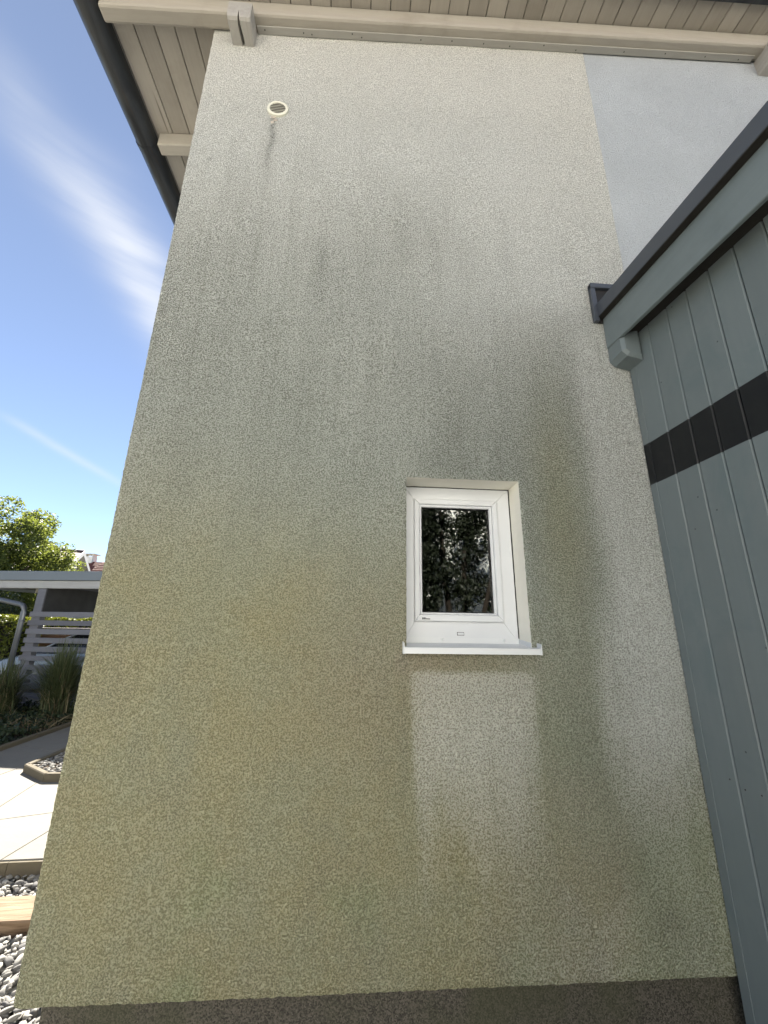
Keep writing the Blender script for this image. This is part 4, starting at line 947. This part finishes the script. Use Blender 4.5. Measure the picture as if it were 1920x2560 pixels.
A = Vector((-17.551, 25, 5.90)); N_ = Vector((-14.97, 19.77, 4.108)); Fp = Vector((-19.67, 29.29, 5.19)); rd = Vector((-.8968, -.4424, 0))
near_d = (N_ - A); far_d = (Fp - A)
NE = A + near_d * 1.45; FE = A + far_d * 2.2
h1 = empty('house', (NE.x, NE.y, 0)); tag(h1, 'distant white gabled house with faded pink tiled roof beside the tree', 'house')
inv1 = Matrix.Translation(h1.location).inverted()
def H1(o): o.parent = h1; o.matrix_parent_inverse = inv1; return o
Lr = 9.0
def poly_solid(name, pts, off, mat):
    pts = [Vector(p) for p in pts]; off = Vector(off); n = len(pts); v = pts + [p + off for p in pts]
    f = [tuple(range(n)), tuple(range(2 * n - 1, n - 1, -1))] + [(i, i + n, (i + 1) % n + n, (i + 1) % n) for i in range(n)]
    me = mesh(name, v, f); bm = bmesh.new(); bm.from_mesh(me); bmesh.ops.recalc_face_normals(bm, faces=bm.faces); bm.to_mesh(me); bm.free(); return link(name, me, mat)
dn = Vector((0, 0, -.3)); rec = rd * .55
gA, gN, gF = A + dn, A + near_d * 1.3 + dn, A + far_d * 2.0 + dn
H1(poly_solid('wall', [p + rec for p in (gA, gN, Vector((gN.x, gN.y, 0)), Vector((gF.x, gF.y, 0)), gF)], rd * (Lr - 1), MT['far_white']))
H1(poly_solid('roof_slope', [A, NE, NE + rd * Lr, A + rd * Lr], (0, 0, -.16), MT['far_soffit'])); H1(poly_solid('roof_slope', [A + Vector((0, 0, -.001)), FE, FE + rd * Lr, A + rd * Lr], (0, 0, -.16), MT['far_soffit']))
for E_ in (NE, FE):
    q = Vector((0, 0, .09)); H1(poly_solid('rake_board', [A - rd * .04 + q, E_ - rd * .04 + q, E_ - rd * .04 - Vector((0, 0, .2)), A - rd * .04 - Vector((0, 0, .2))], rd * .036, MT['far_white']))
rt = empty('roof_tiles', NE); rt.parent = h1; rt.matrix_parent_inverse = inv1
plane_tiles(rt, (0, 0, .005), rd * 5.2, A - NE, 17, 15, .04, MT['pink_tile'])
me = tube_mesh('ridge_tile', [(0, 0, 0), tuple(rd * .36)], [.13, .11], 8); me.materials.append(MT['pink_tile'])
for k in range(14): o = link('ridge_tile', me, None, None, A + rd * (.36 * k) + Vector((0, 0, .02))); H1(o)
# timber bracing in the gable
for fr in (.25, .55):
    p = A + near_d * fr * .6 + dn * .6; H1(link('gable_brace', tube_mesh('gable_brace', [tuple(p + rd * .1), tuple(p + Vector((0, 0, -1.2)) + rd * .5)], .07, 6), MT['far_soffit']))
H1(poly_solid('gable_beam', [A + near_d * .42 + Vector((0, 0, -.62)) + rd * .1, A + far_d * .9 + Vector((0, 0, -.62)) + rd * .1, A + far_d * .9 + Vector((0, 0, -.74)) + rd * .1, A + near_d * .42 + Vector((0, 0, -.74)) + rd * .1], rd * .12, MT['far_soffit']))

h2 = empty('house', (-16, 36, 0)); tag(h2, 'distant house with dark red tiled roof and white chimney', 'house')
inv2 = Matrix.Translation(h2.location).inverted()
def H2(o): o.parent = h2; o.matrix_parent_inverse = inv2; return o
rz = 4.075 + 1.62
H2(box('wall', -24, -8, 30.5, 40, 0, 3.2, MT['far_white']))
H2(poly_solid('roof_slope', [(-24.6, 29.9, 2.95), (-7.4, 29.9, 2.95), (-7.4, 35.2, rz + 1.0), (-24.6, 35.2, rz + 1.0)], (0, 0, -.15), MT['red_tile']))
H2(poly_solid('roof_slope', [(-7.4, 35.2, rz + 1.0), (-24.6, 35.2, rz + 1.0), (-24.6, 40.6, 2.95), (-7.4, 40.6, 2.95)], (0, 0, -.15), MT['red_tile']))
rt2 = empty('roof_tiles', (-24.6, 29.9, 2.95)); rt2.parent = h2; rt2.matrix_parent_inverse = inv2
plane_tiles(rt2, (2.2, 3.8, .005 + 3.8 * .7), (5.0, 0, 0), (0, 1.5, 1.5 * (rz + 1 - 2.95) / 5.3), 18, 6, .05, MT['red_tile'])
H2(box('chimney', -24.1, -23.25, 35.0, 35.7, 5.0, rz + 1.45, MT['far_white'])); H2(box('chimney_cap', -24.25, -23.1, 34.85, 35.85, rz + 1.62, rz + 1.70, MT['far_soffit']))
for xx in (-24.05, -23.32): H2(box('cap_post', xx, xx + .06, 35.05, 35.65, rz + 1.45, rz + 1.62, MT['far_white']))

# ------------------------------------------------------------------ BEHIND THE CAMERA (mirrored trees and an added house that bounces light)
r3 = np.random.default_rng(150)
tk = [([(0, 0, -.1), (-.15, 0, 1.5), (-.35, .1, 3.2), (-.4, 0, 5.2)], [.11, .09, .07, .03]), ([(.12, 0, -.1), (.2, .1, 1.6), (.25, 0, 3.4), (.45, 0, 5.4)], [.10, .085, .06, .03]), ([(.2, .1, .2), (.7, .1, 1.9), (1.1, .1, 3.4), (1.4, .1, 5)], [.08, .07, .05, .02])]
tree('broadleaf_tree', 'multi-stemmed tree mirrored in the window pane', (2.75, -8.6, 0), tk, limb_blobs(r3, 105, .3, 4.0, 1.6, 2.6, .36, .9), 1150, .115, MT['mirror_leaf'], 151, None, 'backlit_bark')
tree('evergreen_tree', 'dense dark evergreen mirrored at the left of the window pane', (1.72, -7.9, 0), [([(0, 0, -.1), (0, 0, 3), (0, 0, 6.6)], [.14, .09, .02])], [(.12 * math.sin(k * 2.4), .2 * math.cos(k * 2.4), .5 + k * .22, max(.22, .50 - k * .008)) for k in range(27)], 4500, .10, MT['mirror_leaf'], 152, None, 'backlit_bark')
bounce_house = empty('house', (2, -11.2, 0)); tag(bounce_house, 'white house added behind the camera for bounced light, mirrored in the window pane', 'house')
box('wall', -11, 10, -8, 0, 0, 8.2, MT['white_paint'], bounce_house)  # added out of view, placed and whitened to bounce sunlight onto the gable wall
prism('roof', [(-8.6, 7.9), (.6, 7.9), (-4, 10.6)], 'x', -11.5, 10.5, MT['red_tile'], bounce_house)
for xx in (-9.0, -6.2, -3.4, 7.4):
    for zz in (.9, 3.5):
        wf = box('window', xx - .7, xx + .7, -.02, .03, zz, zz + 1.35, MT['far_soffit'], bounce_house, .01); link('pane', box_mesh('pane', xx - .6, xx + .6, .031, .036, zz + .1, zz + 1.25), MT['car_glass'], wf)
